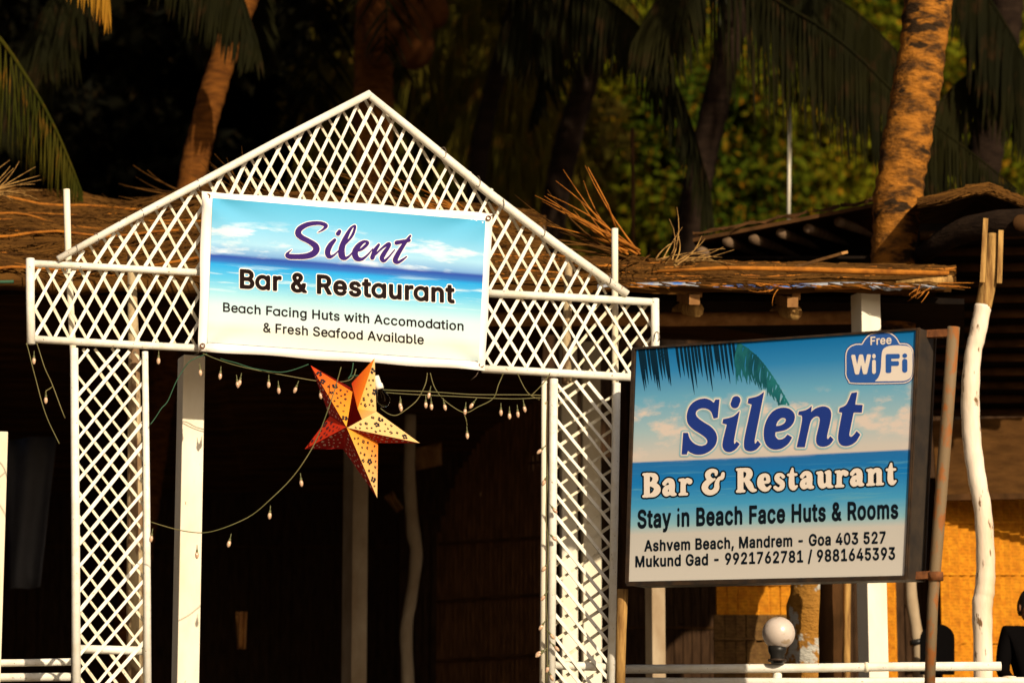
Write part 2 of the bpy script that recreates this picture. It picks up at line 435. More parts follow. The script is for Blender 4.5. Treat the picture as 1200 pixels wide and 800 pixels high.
def sdf(shapes, X, Y):
    D = np.full(X.shape, 1e9)
    for kind, pts in shapes:
        if kind == 'm':                       # outlines with counters, even-odd
            d = np.full(X.shape, 1e9); ins = np.zeros(X.shape, bool)
            for P2 in pts:
                for i in range(len(P2)):
                    a, b = P2[i], P2[(i + 1) % len(P2)]
                    d = np.minimum(d, seg_dist(X, Y, a[0], a[1], b[0], b[1])[0])
                    if a[1] != b[1]:
                        ins ^= ((a[1] > Y) != (b[1] > Y)) & (X < (b[0] - a[0]) * (Y - a[1]) / (b[1] - a[1]) + a[0])
            D = np.minimum(D, np.where(ins, -d, d))
        elif kind == 's':                       # brush stroke with radii
            pp = smooth_path([np.array(p, float) for p in pts], 5) if len(pts) > 2 else [np.array(p, float) for p in pts]
            for a, b in zip(pp[:-1], pp[1:]):
                d, t = seg_dist(X, Y, a[0], a[1], b[0], b[1])
                D = np.minimum(D, d - (a[2] * (1 - t) + b[2] * t))
        else:
            P2 = cr_poly(pts); d = np.full(X.shape, 1e9); ins = np.zeros(X.shape, bool)
            for i in range(len(P2)):
                a, b = P2[i], P2[(i + 1) % len(P2)]
                d = np.minimum(d, seg_dist(X, Y, a[0], a[1], b[0], b[1])[0])
                if a[1] != b[1]:
                    ins ^= ((a[1] > Y) != (b[1] > Y)) & (X < (b[0] - a[0]) * (Y - a[1]) / (b[1] - a[1]) + a[0])
            sd = np.where(ins, -d, d)
            D = np.maximum(D, -sd) if kind == 'hole' else np.minimum(D, sd)
    return D
def sdf_mesh(shapes, grow=0.0, cell=1.0):
    allp = np.array([p[:2] for k, s_ in shapes for q in (s_ if k == 'm' else [s_]) for p in q], float)
    rad = max([p[2] for k, s_ in shapes if k == 's' for p in s_] + [0])
    x0, y0 = allp.min(0) - rad - grow - 3 * cell; x1, y1 = allp.max(0) + rad + grow + 3 * cell
    xs, ys = np.arange(x0, x1, cell), np.arange(y0, y1, cell)
    X, Y = np.meshgrid(xs, ys); D = sdf(shapes, X, Y) - grow
    ins = D < 0
    cnt = ins[:-1, :-1].astype(int) + ins[1:, :-1] + ins[:-1, 1:] + ins[1:, 1:]
    V, F, key = [], [], {}
    def vid(k, p):
        if k not in key: key[k] = len(V); V.append(p)
        return key[k]
    for j in range(cnt.shape[0]):
        row = cnt[j]; i = 0
        while i < len(row):
            c = row[i]
            if c == 4:
                i0 = i
                while i < len(row) and row[i] == 4: i += 1
                F.append((vid((i0, j), (xs[i0], ys[j])), vid((i, j), (xs[i], ys[j])), vid((i, j + 1), (xs[i], ys[j + 1])), vid((i0, j + 1), (xs[i0], ys[j + 1]))))
                continue
            if c > 0:
                cs = [(i, j), (i + 1, j), (i + 1, j + 1), (i, j + 1)]; poly = []
                for a in range(4):
                    p, q = cs[a], cs[(a + 1) % 4]
                    dp, dq = D[p[1], p[0]], D[q[1], q[0]]
                    if dp < 0: poly.append(vid(p, (xs[p[0]], ys[p[1]])))
                    if (dp < 0) != (dq < 0):
                        t = dp / (dp - dq)
                        poly.append(vid((min(p, q), max(p, q)), (xs[p[0]] + (xs[q[0]] - xs[p[0]]) * t, ys[p[1]] + (ys[q[1]] - ys[p[1]]) * t)))
                if len(poly) > 2: F.append(tuple(poly))
            i += 1
    return np.array(V), F
GL = {" ":[188,[]],"&":[448,[[197,-7,165,-5,136,1,110,12,88,26,69,42,54,62,43,84,36,108,34,133,36,154,40,173,47,189,58,205,70,220,85,235,101,249,120,264,140,279,216,335,223,340,230,346,237,352,243,359,249,367,255,375,259,384,261,394,262,405,260,420,255,434,245,445,233,454,219,459,201,461,189,460,178,457,168,453,159,447,151,440,145,431,141,421,138,411,137,399,138,386,141,375,145,363,152,352,159,340,169,327,179,314,191,300,204,284,438,0,364,0,171,231,153,254,136,274,121,293,108,310,96,327,87,344,81,361,77,379,75,398,77,420,82,440,91,458,102,474,117,488,134,499,154,507,176,512,200,513,224,512,246,507,266,499,283,488,297,475,308,459,317,442,322,424,324,404,323,389,320,375,315,362,309,349,301,336,291,325,281,314,269,303,256,293,154,217,135,202,121,188,110,174,103,161,98,146,97,131,98,115,102,101,109,87,118,76,130,66,143,57,158,51,175,48,193,46,213,48,232,52,251,59,269,69,286,81,301,95,315,112,327,131,336,151,343,174,348,198,349,224,408,224,406,194,403,167,397,144,389,124,380,107,371,92,361,80,353,70,345,62,333,47,315,30,294,17,271,7,246,-1,221,-5]]],",":[188,[[38,-119,68,71,137,71,84,-119]]],"-":[453,[[337,244,337,188,114,188,114,244]]],"/":[249,[[235,533,71,-76,14,-76,178,533]]],"0":[453,[[227,-7,191,-3,158,7,130,24,105,48,85,77,69,113,57,155,50,202,48,254,50,306,57,353,69,395,85,431,106,461,130,484,159,502,191,512,227,516,262,512,295,502,323,484,348,461,368,431,384,395,396,353,403,306,405,254,403,202,396,155,384,113,368,77,348,48,323,24,295,7,263,-3],[227,50,250,52,271,60,290,74,306,92,320,116,330,144,338,176,342,213,344,254,342,295,338,332,330,365,320,393,306,416,290,435,271,449,250,457,227,460,203,457,182,449,163,435,147,416,134,393,123,365,115,332,111,295,109,254,111,213,115,176,123,144,134,116,147,92,163,74,182,60,203,52]]],"1":[453,[[76,0,76,55,391,55,391,0],[276,509,276,0,212,0,212,448,209,448,86,358,86,427,198,509]]],"2":[453,[[64,0,64,47,234,229,252,248,268,266,282,282,294,298,303,312,311,327,316,341,319,356,320,371,319,389,315,405,308,419,298,431,287,441,273,449,258,455,241,458,224,460,205,458,188,454,172,447,159,438,148,427,139,413,132,398,128,381,127,362,66,362,68,391,75,418,86,442,102,464,121,482,143,496,168,507,196,513,225,516,254,513,281,507,306,497,328,482,346,465,361,445,372,423,379,398,381,372,380,354,377,336,371,318,363,299,351,280,336,259,317,235,294,209,267,180,153,60,153,57,389,57,389,0]]],"3":[453,[[218,-7,188,-5,159,1,133,10,108,22,88,38,70,57,57,79,48,104,44,132,109,132,112,115,118,100,126,87,137,76,150,66,165,59,182,54,200,51,219,50,239,51,258,55,275,61,291,69,304,80,315,93,323,108,328,125,329,145,328,163,323,180,316,196,306,211,292,223,275,234,254,241,229,246,201,248,157,248,157,299,288,448,288,452,70,452,70,509,372,509,372,461,211,278,211,289,247,290,279,286,308,276,333,262,354,244,371,222,383,198,391,173,393,145,390,116,383,90,370,66,354,45,333,27,309,12,281,2,251,-5]]],"4":[453,[[40,105,40,158,247,509,311,509,109,166,109,163,413,163,413,105],[282,0,282,121,282,146,282,318,343,318,343,0]]],"5":[453,[[221,-7,192,-5,165,1,140,11,118,25,99,41,83,60,71,82,63,105,60,130,122,130,125,115,130,102,138,89,148,78,160,68,173,60,188,54,204,51,221,50,241,51,259,56,276,64,291,75,304,89,314,104,322,122,326,141,328,162,326,183,321,203,314,221,303,237,290,251,275,262,257,270,238,275,218,277,201,276,184,273,167,268,152,262,139,255,128,246,67,253,96,509,366,509,366,452,151,452,134,301,136,301,148,311,162,318,178,325,194,330,212,333,229,334,252,332,274,328,294,321,313,311,330,299,345,285,358,269,370,251,379,231,386,210,390,187,391,163,388,132,381,102,369,76,352,52,332,32,309,15,282,3,253,-4]]],"6":[453,[[226,-7,196,-4,168,3,142,15,119,31,100,51,84,74,73,101,66,130,64,162,65,187,71,212,80,239,93,268,112,302,137,340,252,509,322,509,151,261,145,261,151,270,157,279,165,288,174,295,184,302,196,307,208,311,221,313,235,314,265,312,291,305,316,295,337,280,355,262,370,240,380,215,387,187,389,157,387,127,379,98,368,73,352,50,333,30,310,14,284,3,257,-4],[226,48,245,50,263,55,279,63,293,73,304,86,314,101,322,119,326,137,327,157,326,178,322,196,314,213,304,228,293,241,279,251,263,259,245,264,226,265,207,264,190,259,174,252,160,241,148,229,138,214,131,197,126,179,125,158,126,138,131,119,138,102,148,86,160,73,174,63,190,55,207,50]]],"7":[453,[[97,0,323,448,323,452,62,452,62,509,391,509,391,449,165,0]]],"8":[453,[[226,-7,193,-5,163,1,136,11,111,25,91,42,74,62,62,84,54,109,52,135,53,156,58,176,65,195,75,212,87,228,101,241,117,252,134,260,153,265,153,267,129,276,109,289,93,308,80,330,73,354,70,380,73,405,79,429,90,450,106,469,124,485,146,498,170,508,197,514,226,516,255,514,282,508,306,498,328,485,346,469,361,450,373,429,379,405,382,380,379,354,372,330,359,308,343,289,323,276,300,267,300,265,319,260,335,252,351,241,365,228,377,212,387,195,395,176,399,156,401,135,398,109,391,84,378,62,362,42,341,25,317,11,289,1,259,-5],[226,49,248,50,267,54,285,60,300,69,313,79,323,91,331,106,335,121,337,139,335,157,330,173,322,189,312,202,298,213,283,223,265,230,247,234,226,235,206,234,187,230,169,223,154,213,140,202,130,189,122,173,117,157,115,139,117,121,121,106,129,91,139,79,152,69,167,60,185,54,205,50],[226,290,244,291,260,294,274,300,287,308,298,318,307,330,314,344,318,359,319,376,318,392,314,407,308,420,299,432,288,442,275,449,260,455,244,459,226,460,208,459,192,455,177,449,164,442,153,432,145,420,138,407,134,392,133,376,134,359,138,344,145,330,154,318,165,308,178,300,193,294,209,291]]],"9":[453,[[226,516,256,513,285,506,310,494,333,478,352,458,368,434,380,408,387,378,389,347,387,322,382,296,373,270,359,240,340,207,315,168,200,0,130,0,301,248,307,248,302,238,295,229,287,221,278,214,268,207,257,202,245,198,232,195,218,195,188,197,161,203,137,214,116,229,98,247,83,269,72,294,66,321,64,352,66,382,73,411,85,436,101,459,120,479,143,494,168,506,196,513],[226,460,207,459,190,454,174,446,160,435,148,423,138,407,131,390,127,372,125,352,127,331,131,313,138,295,148,280,160,268,174,257,190,250,207,245,226,243,245,245,263,249,279,257,293,267,305,280,314,295,322,312,326,330,327,350,326,371,322,390,314,407,305,422,293,435,279,446,263,454,245,459]]],"A":[480,[[16,0,201,509,276,509,463,0,395,0,287,302,280,323,272,346,264,372,255,402,244,438,232,478,245,478,233,437,222,402,213,371,204,345,197,322,191,302,85,0],[110,142,110,199,370,199,370,142]]],"B":[456,[[60,0,60,509,241,509,274,507,304,501,329,491,350,477,367,461,381,442,390,421,396,398,398,374,397,353,393,336,387,320,378,307,368,295,356,286,343,278,329,272,315,267,315,262,331,260,347,254,363,245,378,234,391,220,402,203,411,184,416,161,418,136,416,111,410,88,400,67,386,48,368,31,344,18,317,8,284,2,247,0],[125,57,245,57,281,60,309,67,330,80,344,96,353,115,355,137,354,153,350,169,342,184,333,197,320,209,306,218,289,225,269,229,248,231,125,231],[125,285,238,285,256,287,273,290,288,296,302,304,314,314,323,326,330,340,335,355,336,372,333,393,326,412,313,429,294,442,270,449,240,452,125,452]]],"F":[410,[[60,0,60,509,369,509,369,452,125,452,125,278,346,278,346,221,125,221,125,0]]],"G":[520,[[269,-7,225,-3,185,7,149,25,118,49,91,79,69,116,53,157,43,203,40,254,43,305,53,352,69,393,91,429,117,459,149,484,184,501,223,512,265,516,291,514,316,510,340,504,363,494,384,483,403,469,421,453,436,436,449,416,460,395,468,373,474,349,408,349,402,365,395,379,387,393,378,406,368,417,356,427,344,436,330,443,315,448,300,453,283,455,265,456,236,453,209,445,183,432,160,414,141,392,125,364,113,332,106,295,103,254,106,213,113,177,125,145,141,117,161,95,184,76,210,63,238,56,269,53,296,55,322,61,345,71,365,85,382,102,396,123,407,147,413,173,415,202,434,199,283,199,283,256,478,256,478,200,475,160,466,124,451,91,431,62,406,38,377,19,344,5,308,-4]]],"H":[517,[[60,0,60,509,125,509,125,289,392,289,392,509,457,509,457,0,392,0,392,232,125,232,125,0]]],"M":[628,[[60,0,60,509,152,509,277,187,280,179,284,170,287,159,291,147,295,135,299,123,303,110,307,97,311,84,315,71,319,60,322,49,307,49,311,59,314,71,318,83,322,95,326,108,330,121,334,134,338,146,342,158,346,169,349,179,352,187,476,509,568,509,568,0,504,0,504,291,504,302,504,314,504,327,505,340,505,354,505,369,505,383,506,398,506,413,506,428,507,443,507,457,513,457,508,441,503,425,498,409,492,393,487,378,482,363,477,348,472,335,467,322,463,310,459,300,456,291,342,0,286,0,170,291,167,300,163,310,159,321,155,333,150,347,145,361,140,376,134,392,129,408,124,424,118,441,112,457,119,457,119,444,120,430,120,416,120,401,121,386,121,372,121,357,121,342,122,328,122,315,122,302,122,291,122,0]]],"R":[449,[[60,0,60,509,236,509,273,506,305,500,333,489,356,473,376,455,390,433,401,408,407,381,409,352,407,323,401,296,390,271,376,250,356,232,333,217,305,206,273,200,236,198,96,198,96,255,234,255,258,256,280,260,298,267,313,276,325,287,334,300,340,316,344,333,345,352,344,371,340,389,334,405,325,419,313,430,298,440,279,446,258,451,233,452,125,452,125,0],[353,0,230,229,303,229,428,0]]],"S":[447,[[224,-9,188,-7,156,-1,128,9,102,23,81,40,64,60,51,83,42,109,38,137,104,137,108,118,114,102,123,88,136,76,150,66,166,59,185,53,204,50,224,49,246,50,267,54,286,60,303,69,317,79,329,92,338,106,344,122,346,139,344,154,340,168,332,179,322,189,310,197,296,205,280,211,263,217,245,222,184,239,145,253,112,269,86,289,67,313,56,341,52,372,54,400,62,425,75,448,92,468,113,484,138,498,165,508,195,514,227,516,259,514,289,508,316,498,340,484,360,468,377,449,390,427,398,403,401,378,337,378,332,402,320,421,302,437,280,449,254,456,225,459,204,457,185,454,167,448,152,440,139,430,129,418,121,405,117,391,115,376,117,359,122,345,131,334,142,324,155,315,169,308,184,302,198,297,212,293,264,279,279,275,295,270,312,264,328,256,344,248,359,238,372,226,384,213,395,198,402,180,407,161,408,139,406,112,399,87,386,64,370,43,349,25,323,11,294,0,261,-7]]],"W":[686,[[155,0,16,509,82,509,163,196,167,179,172,162,175,145,179,128,183,111,187,94,190,76,194,58,197,40,189,40,193,58,196,76,200,94,203,111,207,128,211,145,215,162,220,179,224,196,306,509,380,509,462,196,466,179,470,162,474,145,478,128,482,111,486,94,490,76,494,58,497,40,488,40,492,58,495,76,499,94,503,111,506,128,510,145,515,162,519,179,523,196,603,509,670,509,530,0,455,0,368,323,362,345,357,368,351,391,346,417,341,445,336,475,350,475,345,446,340,420,335,395,330,371,324,347,318,323,230,0]]],"a":[389,[[160,-9,137,-7,115,-3,94,5,76,15,60,29,48,45,38,63,32,84,30,108,32,128,36,146,43,161,53,174,64,184,78,193,92,200,108,206,125,211,143,214,161,217,178,220,200,223,218,225,234,227,247,229,257,231,265,235,271,240,274,246,276,255,276,257,275,272,272,285,267,297,260,307,251,315,240,322,227,327,212,330,196,331,178,330,163,327,149,322,137,316,127,309,118,301,110,292,104,283,100,274,41,291,51,313,64,331,79,346,95,358,114,368,133,375,153,380,173,383,194,384,208,384,223,382,239,379,255,375,271,369,286,360,300,350,312,336,322,320,330,301,335,278,337,251,337,0,277,0,277,52,272,52,267,43,260,34,252,25,242,16,229,8,215,1,199,-4,181,-7],[170,45,192,47,211,51,228,59,242,68,254,80,263,93,270,108,274,122,276,138,276,190,272,187,267,184,259,182,251,180,241,178,231,176,221,174,210,173,200,171,191,170,182,169,175,168,161,166,147,163,134,159,122,153,112,147,103,139,97,130,93,118,92,105,93,93,96,82,102,72,109,64,119,57,130,52,142,48,156,46]]],"b":[424,[[229,-8,208,-7,189,-3,172,4,159,12,147,21,138,31,130,41,123,50,118,59,112,59,112,0,53,0,53,509,114,509,114,319,118,319,123,327,130,336,137,346,147,355,158,364,171,373,188,379,207,383,229,384,259,382,287,374,313,361,335,342,354,320,370,293,381,261,388,227,390,189,388,151,381,116,370,84,355,57,336,34,313,16,288,3,260,-6],[220,47,242,49,262,55,279,66,294,80,306,97,316,117,323,139,327,163,328,189,327,215,323,239,316,261,307,281,295,298,280,311,262,322,243,328,220,330,198,328,178,322,161,312,147,299,134,282,125,263,118,241,114,216,113,189,114,162,118,138,125,115,135,95,147,78,162,65,179,55,198,49]]],"c":[396,[[207,-8,174,-5,144,3,117,16,93,35,72,58,56,85,44,116,37,150,34,187,37,225,44,260,56,291,72,318,93,341,117,360,144,374,174,382,207,384,226,384,243,381,260,377,276,371,291,364,305,356,318,346,330,335,340,322,349,308,356,293,362,277,303,262,300,272,295,281,290,289,284,297,278,304,270,311,261,316,252,321,242,325,231,328,220,329,207,330,184,328,163,321,145,310,130,296,118,278,108,258,102,236,98,212,96,187,98,163,102,139,108,117,118,97,130,80,145,66,163,55,184,49,207,46,220,47,232,49,243,52,253,55,262,60,271,66,279,73,285,80,292,89,297,98,301,107,304,117,363,102,357,86,350,70,341,56,331,43,319,32,306,21,292,12,277,5,261,-1,244,-5,226,-7]]],"d":[424,[[195,-8,165,-6,137,3,111,16,89,34,70,57,55,84,43,116,36,151,34,189,36,227,43,261,55,293,70,320,89,342,112,361,137,374,165,382,196,384,218,383,237,379,253,373,267,364,278,355,287,346,295,336,301,327,306,319,311,319,311,509,372,509,372,0,313,0,313,59,307,59,301,50,295,41,287,31,277,21,266,12,252,4,236,-3,217,-7],[205,47,226,49,246,55,263,65,278,78,290,95,299,115,306,138,310,162,312,189,310,216,306,241,300,263,290,282,278,299,263,312,246,322,227,328,205,330,182,328,162,322,145,311,130,298,118,281,108,261,102,239,98,215,96,189,98,163,102,139,109,117,118,97,130,80,145,66,162,55,182,49]]],"e":[404,[[212,-8,177,-5,145,3,117,16,92,35,72,58,56,85,44,116,37,150,34,187,36,224,44,258,55,290,71,317,91,340,115,359,142,373,172,382,205,384,226,383,246,380,266,374,285,366,303,355,319,341,334,324,347,305,357,282,365,256,370,227,371,194,371,169,75,169,75,221,338,221,310,202,308,226,304,248,298,269,288,286,277,301,263,314,246,323,227,328,205,330,183,328,164,323,146,313,131,301,119,286,109,270,102,251,97,231,96,211,96,178,98,151,102,127,110,106,121,88,135,73,151,61,169,53,190,48,212,46,227,47,241,49,254,53,265,58,276,65,285,73,294,82,300,93,306,105,365,91,358,72,348,55,335,39,320,26,302,14,283,4,261,-3,237,-7]]],"f":[254,[[228,379,228,327,6,327,6,379],[81,0,81,432,82,452,87,470,96,486,107,499,120,510,135,519,152,525,169,529,187,530,201,530,212,529,222,527,231,525,238,523,243,521,227,468,224,470,220,471,215,472,209,473,202,474,195,474,178,472,164,468,154,460,147,449,143,435,142,419,142,0]]],"g":[425,[[207,-151,180,-149,156,-146,134,-140,114,-132,97,-122,82,-110,70,-97,59,-84,51,-69,101,-41,107,-49,114,-57,122,-66,131,-74,142,-82,154,-88,169,-93,187,-96,207,-97,236,-95,261,-87,282,-75,298,-58,308,-34,311,-6,311,68,306,68,301,60,294,51,287,41,277,32,266,23,252,16,236,10,217,6,195,5,165,7,138,14,113,27,90,43,71,65,55,90,43,120,36,154,34,191,36,229,43,263,55,293,71,320,90,342,112,361,138,374,166,382,196,384,218,383,237,379,253,373,267,365,279,356,288,346,296,336,302,327,308,319,313,319,313,379,372,379,372,-9,370,-40,363,-67,350,-90,334,-109,314,-124,291,-136,265,-144,237,-149],[205,59,227,61,246,66,264,75,278,87,290,103,300,121,307,142,311,166,312,193,311,219,307,242,300,264,291,283,279,299,264,312,247,322,227,328,205,330,182,328,163,322,145,312,130,298,118,282,109,262,102,241,98,218,96,193,98,167,102,144,109,123,118,104,131,88,145,76,163,66,183,61]]],"h":[410,[[114,227,114,0,53,0,53,509,114,509,114,287,102,287,116,319,132,344,152,362,175,374,200,382,227,384,252,383,275,377,295,369,313,356,328,340,341,321,350,298,355,271,357,240,357,0,296,0,296,235,293,263,286,286,273,304,256,318,235,326,210,329,192,328,176,324,161,317,147,308,136,297,126,283,119,266,115,248]]],"i":[167,[[53,0,53,379,114,379,114,0],[84,443,73,444,63,448,54,455,47,463,43,472,41,483,43,494,47,504,54,512,63,518,73,522,84,524,95,522,105,518,114,512,121,504,125,494,126,483,125,472,121,463,114,455,105,448,95,444]]],"k":[381,[[110,137,110,212,121,212,284,379,360,379,184,199,177,199],[53,0,53,509,114,509,114,0],[294,0,148,186,191,229,372,0]]],"l":[189,[[139,-2,112,0,91,8,74,20,62,37,55,59,53,84,53,509,114,509,114,99,114,83,117,71,120,62,126,57,135,53,146,52,152,52,157,52,160,53,164,53,167,54,170,54,181,3,175,1,169,0,162,-1,154,-2,147,-2]]],"m":[610,[[53,0,53,379,112,379,112,295,108,295,114,314,122,331,132,346,144,358,158,368,172,376,187,382,203,385,219,386,245,383,268,375,287,361,303,342,314,320,321,295,312,295,318,312,326,329,337,343,350,356,364,366,381,375,398,381,417,385,437,386,458,385,478,380,497,372,514,361,529,346,541,328,550,307,555,283,557,255,557,0,496,0,496,254,493,279,485,298,473,313,456,323,438,329,419,330,402,329,387,326,374,320,363,312,353,302,345,290,340,277,336,263,335,247,335,0,274,0,274,260,272,280,265,297,253,311,238,322,220,328,199,330,185,329,171,326,158,320,145,312,135,302,126,289,119,274,115,257,114,238,114,0]]],"n":[410,[[114,227,114,0,53,0,53,379,112,379,112,287,102,287,116,319,132,344,152,362,175,374,200,382,227,384,252,383,275,377,295,369,313,356,328,340,341,321,350,298,355,271,357,240,357,0,296,0,296,235,293,263,286,286,273,304,256,318,235,326,210,329,192,328,176,324,161,317,147,308,136,297,126,283,119,266,115,248]]],"o":[415,[[207,-8,174,-5,144,3,117,16,93,35,72,58,56,85,44,116,37,150,34,187,37,225,44,260,56,291,72,318,93,341,117,360,144,374,174,382,207,384,241,382,271,374,299,360,323,341,343,318,359,291,371,260,379,225,381,187,379,150,371,116,359,85,343,58,323,35,299,16,271,3,241,-5],[207,46,231,49,252,55,270,66,285,80,298,97,307,117,314,139,318,163,319,187,318,212,314,236,307,258,298,278,285,296,270,310,252,321,231,328,207,330,184,328,163,321,145,310,130,296,118,278,108,258,102,236,98,212,96,187,98,163,102,139,108,117,118,97,130,80,145,66,163,55,184,49]]],"r":[259,[[53,0,53,379,112,379,112,321,115,321,124,339,137,354,152,367,171,377,191,383,213,385,218,385,223,385,229,384,235,384,240,384,243,384,243,322,241,323,236,324,230,324,223,325,215,326,207,326,190,324,174,321,159,315,146,306,135,296,126,284,119,269,115,254,114,237,114,0]]],"s":[365,[[182,-8,157,-7,133,-3,112,3,93,12,76,24,62,38,50,54,41,73,36,94,94,107,101,87,111,72,124,60,141,52,160,47,181,45,206,47,227,53,244,62,258,74,265,88,268,103,266,115,262,126,254,136,243,144,229,150,212,155,149,170,118,180,92,192,72,208,58,227,50,249,47,274,49,295,55,314,65,332,79,347,95,360,115,370,137,378,161,383,187,384,212,383,234,379,254,372,271,363,286,352,299,339,309,324,318,308,324,290,268,277,262,291,254,304,243,316,228,325,210,331,187,333,166,331,147,326,131,317,119,305,111,292,109,277,110,264,115,253,124,243,136,235,152,229,172,223,229,209,261,200,287,187,306,171,320,153,328,131,331,107,329,85,323,65,312,47,298,31,281,18,260,6,236,-2,210,-7]]],"t":[227,[[204,379,204,327,6,327,6,379],[65,471,126,471,126,98,127,83,130,70,136,61,144,55,156,51,170,50,175,50,180,50,185,51,191,52,197,53,202,54,213,2,207,0,200,-2,192,-3,184,-3,176,-4,168,-4,138,-1,113,7,92,21,77,41,68,64,65,93]]],"u":[410,[[182,-5,158,-3,135,2,115,11,97,23,82,39,69,59,60,82,54,109,53,139,53,379,114,379,114,144,116,117,124,94,137,75,154,61,175,53,200,50,218,51,234,55,249,62,263,71,274,83,283,97,290,113,295,132,296,153,296,379,357,379,357,0,298,0,298,92,307,92,294,60,277,35,257,17,234,5,209,-3]]],"v":[389,[[163,0,17,379,84,379,165,155,173,132,180,110,187,87,193,64,199,42,206,21,184,21,191,42,197,64,203,87,209,110,216,132,224,155,305,379,371,379,226,0]]],"w":[567,[[138,0,23,379,87,379,133,214,140,190,147,164,154,137,161,107,168,75,175,41,165,41,172,74,179,105,186,135,192,163,199,189,206,214,252,379,316,379,362,214,368,189,375,163,382,136,388,106,395,75,402,41,391,41,399,75,406,106,413,135,420,163,427,189,434,214,480,379,545,379,429,0,368,0,319,172,314,189,309,207,305,225,300,243,295,262,291,280,286,299,281,318,277,338,291,338,286,319,281,299,277,280,272,262,267,243,263,225,258,207,253,189,248,172,199,0]]],"y":[389,[[47,-139,61,-86,71,-87,83,-89,94,-90,104,-89,113,-86,122,-81,130,-74,138,-64,145,-51,151,-36,163,-1,17,379,84,379,165,155,173,132,180,109,187,87,193,64,199,42,206,21,184,21,190,42,196,64,202,87,209,110,216,132,224,155,305,379,371,379,204,-58,196,-77,187,-93,177,-107,165,-119,153,-128,139,-136,125,-141,109,-144,91,-145,82,-145,73,-144,65,-143,57,-142,52,-140]]]}
GL = {c: (a, [[(l[i], l[i + 1]) for i in range(0, len(l), 2)] for l in ls]) for c, (a, ls) in GL.items()}
GS = {c: (a, [('m', ls)] if ls else []) for c, (a, ls) in GL.items()}
_ring = [(186 + 158 * math.cos(t), 189 + 166 * math.sin(t), 27) for t in np.linspace(0, 2 * math.pi, 17)]
GR = dict(GS); GR['a'] = (412, [('s', _ring), ('s', [(346, 24, 25), (346, 355, 25)])])
GH = dict(GS); GH['i'] = (176, [('s', [(88, 28, 27), (88, 318, 27)]), ('s', [(88, 488, 21), (88, 496, 21)])])
tmc = {}
def letters(word, bl, br, cap, on, off, m, parent, grow=10, edge=0, glyphs=GS, gname='lettering', split=True, cell=15, cap1=None, slant=0.0):
    """flat letters from pixel bl to br along the baseline, capitals cap pixels high; grow thickens, edge adds a border"""
    sp = grow * 1.3
    x = -glyph_left(glyphs, word[0], grow); tot = 0
    adv = []
    for c in word: adv.append(x); x += glyphs[c][0] + sp
    tot = x - sp - 32
    bl, br = np.array(bl, float), np.array(br, float)
    joined = MB(); out = []
    for c, x0 in zip(word, adv):
        if not glyphs[c][1]: continue
        key = (id(glyphs[c][1]), grow + edge, cell)
        if key not in tmc: tmc[key] = sdf_mesh(glyphs[c][1], grow + edge, cell)
        V, F = tmc[key]; mb = MB()
        for gx, gy in V:
            t = (x0 + gx) / tot; k = (cap if cap1 is None else cap + (cap1 - cap) * t) / (505 + 2 * grow)
            q = bl + (br - bl) * t + np.array([0, -(gy + grow) * k])
            mb.v.append(tuple(on(q[0], q[1], off)))
        mb.f = F
        if split: out.append(part('letter', mb, M[m], parent, smooth=False))
        else: joined.add(mb.v, mb.f)
    if not split: part(gname, joined, M[m], parent, smooth=False)
def glyph_left(glyphs, c, grow):
    ls = glyphs[c][1]
    k, p = ls[0]
    if k == 'm': return min(q[0] for l in p for q in l) - grow
    return 0
def lay_shape(vf, on, off, tf):
    mb = MB(); mb.v = [tuple(on(*tf(x, y), off)) for x, y in vf[0]]; mb.f = [tuple(reversed(f)) for f in vf[1]]
    return mb

# ------------------------------------------------------------------ the white lattice gate
GATE = Plane(400, 500, 19.7, 16)
g0 = GATE.on(400, 800); g0[2] = 0
gate = thing('lattice_gate', 'tall white lattice entrance gate with pointed gable', 'gate', g0)
def gtube(name, pts, wpx, off=0.0, m='white', parent=gate, n=12, label=None):
    pp = [GATE.on(x, y, off) for x, y in pts]
    r = [size(w, q[1]) / 2 for w, q in zip(wpx if hasattr(wpx, '__len__') else [wpx] * len(pts), pp)]
    return part(name, MB().tube(pp, r, n), M[m], parent, label)
T = .03
gtube('beam', [(36, 308.5), (130, 313.5), (236, 319.5)], 8.5, T)
gtube('beam', [(570, 343.5), (660, 348), (764, 354)], 9.5, T)
gtube('beam', [(36, 397), (140, 403), (236, 408)], 9, T)
gtube('beam', [(565, 432), (650, 436.5), (741, 442)], 9.5, T)
gtube('upright', [(35.5, 303), (35.5, 350), (36.5, 403)], 10.5, T + .012)
gtube('upright', [(767.5, 350), (768, 400), (767, 446)], 10, T + .012)
gtube('rafter', [(68, 303.5), (150, 258.5), (231, 216), (330, 163), (434, 109.5)], [8, 9, 9.5, 9.5, 9], T + .035)
gtube('rafter', [(430, 109.5), (500, 166.5), (575, 228), (650, 285), (735, 345)], [9, 10.5, 11, 11, 10], T + .02)
gtube('column_rail', [(87, 408), (88.5, 600), (89.5, 830)], [9.5, 10, 11], T)
gtube('column_rail', [(170, 412), (172, 600), (173, 830)], [7.5, 8.5, 9.5], T)
gtube('column_rail', [(649, 444), (648, 560), (646, 830)], [10, 10, 9], T)
gtube('column_rail', [(723, 449), (720, 600), (715.5, 830)], [9, 9.5, 9], T)
gtube('cross_bar', [(93, 760), (168, 762)], 10, -.02)
gtube('cross_bar', [(650, 779), (713, 781)], 10, -.02)
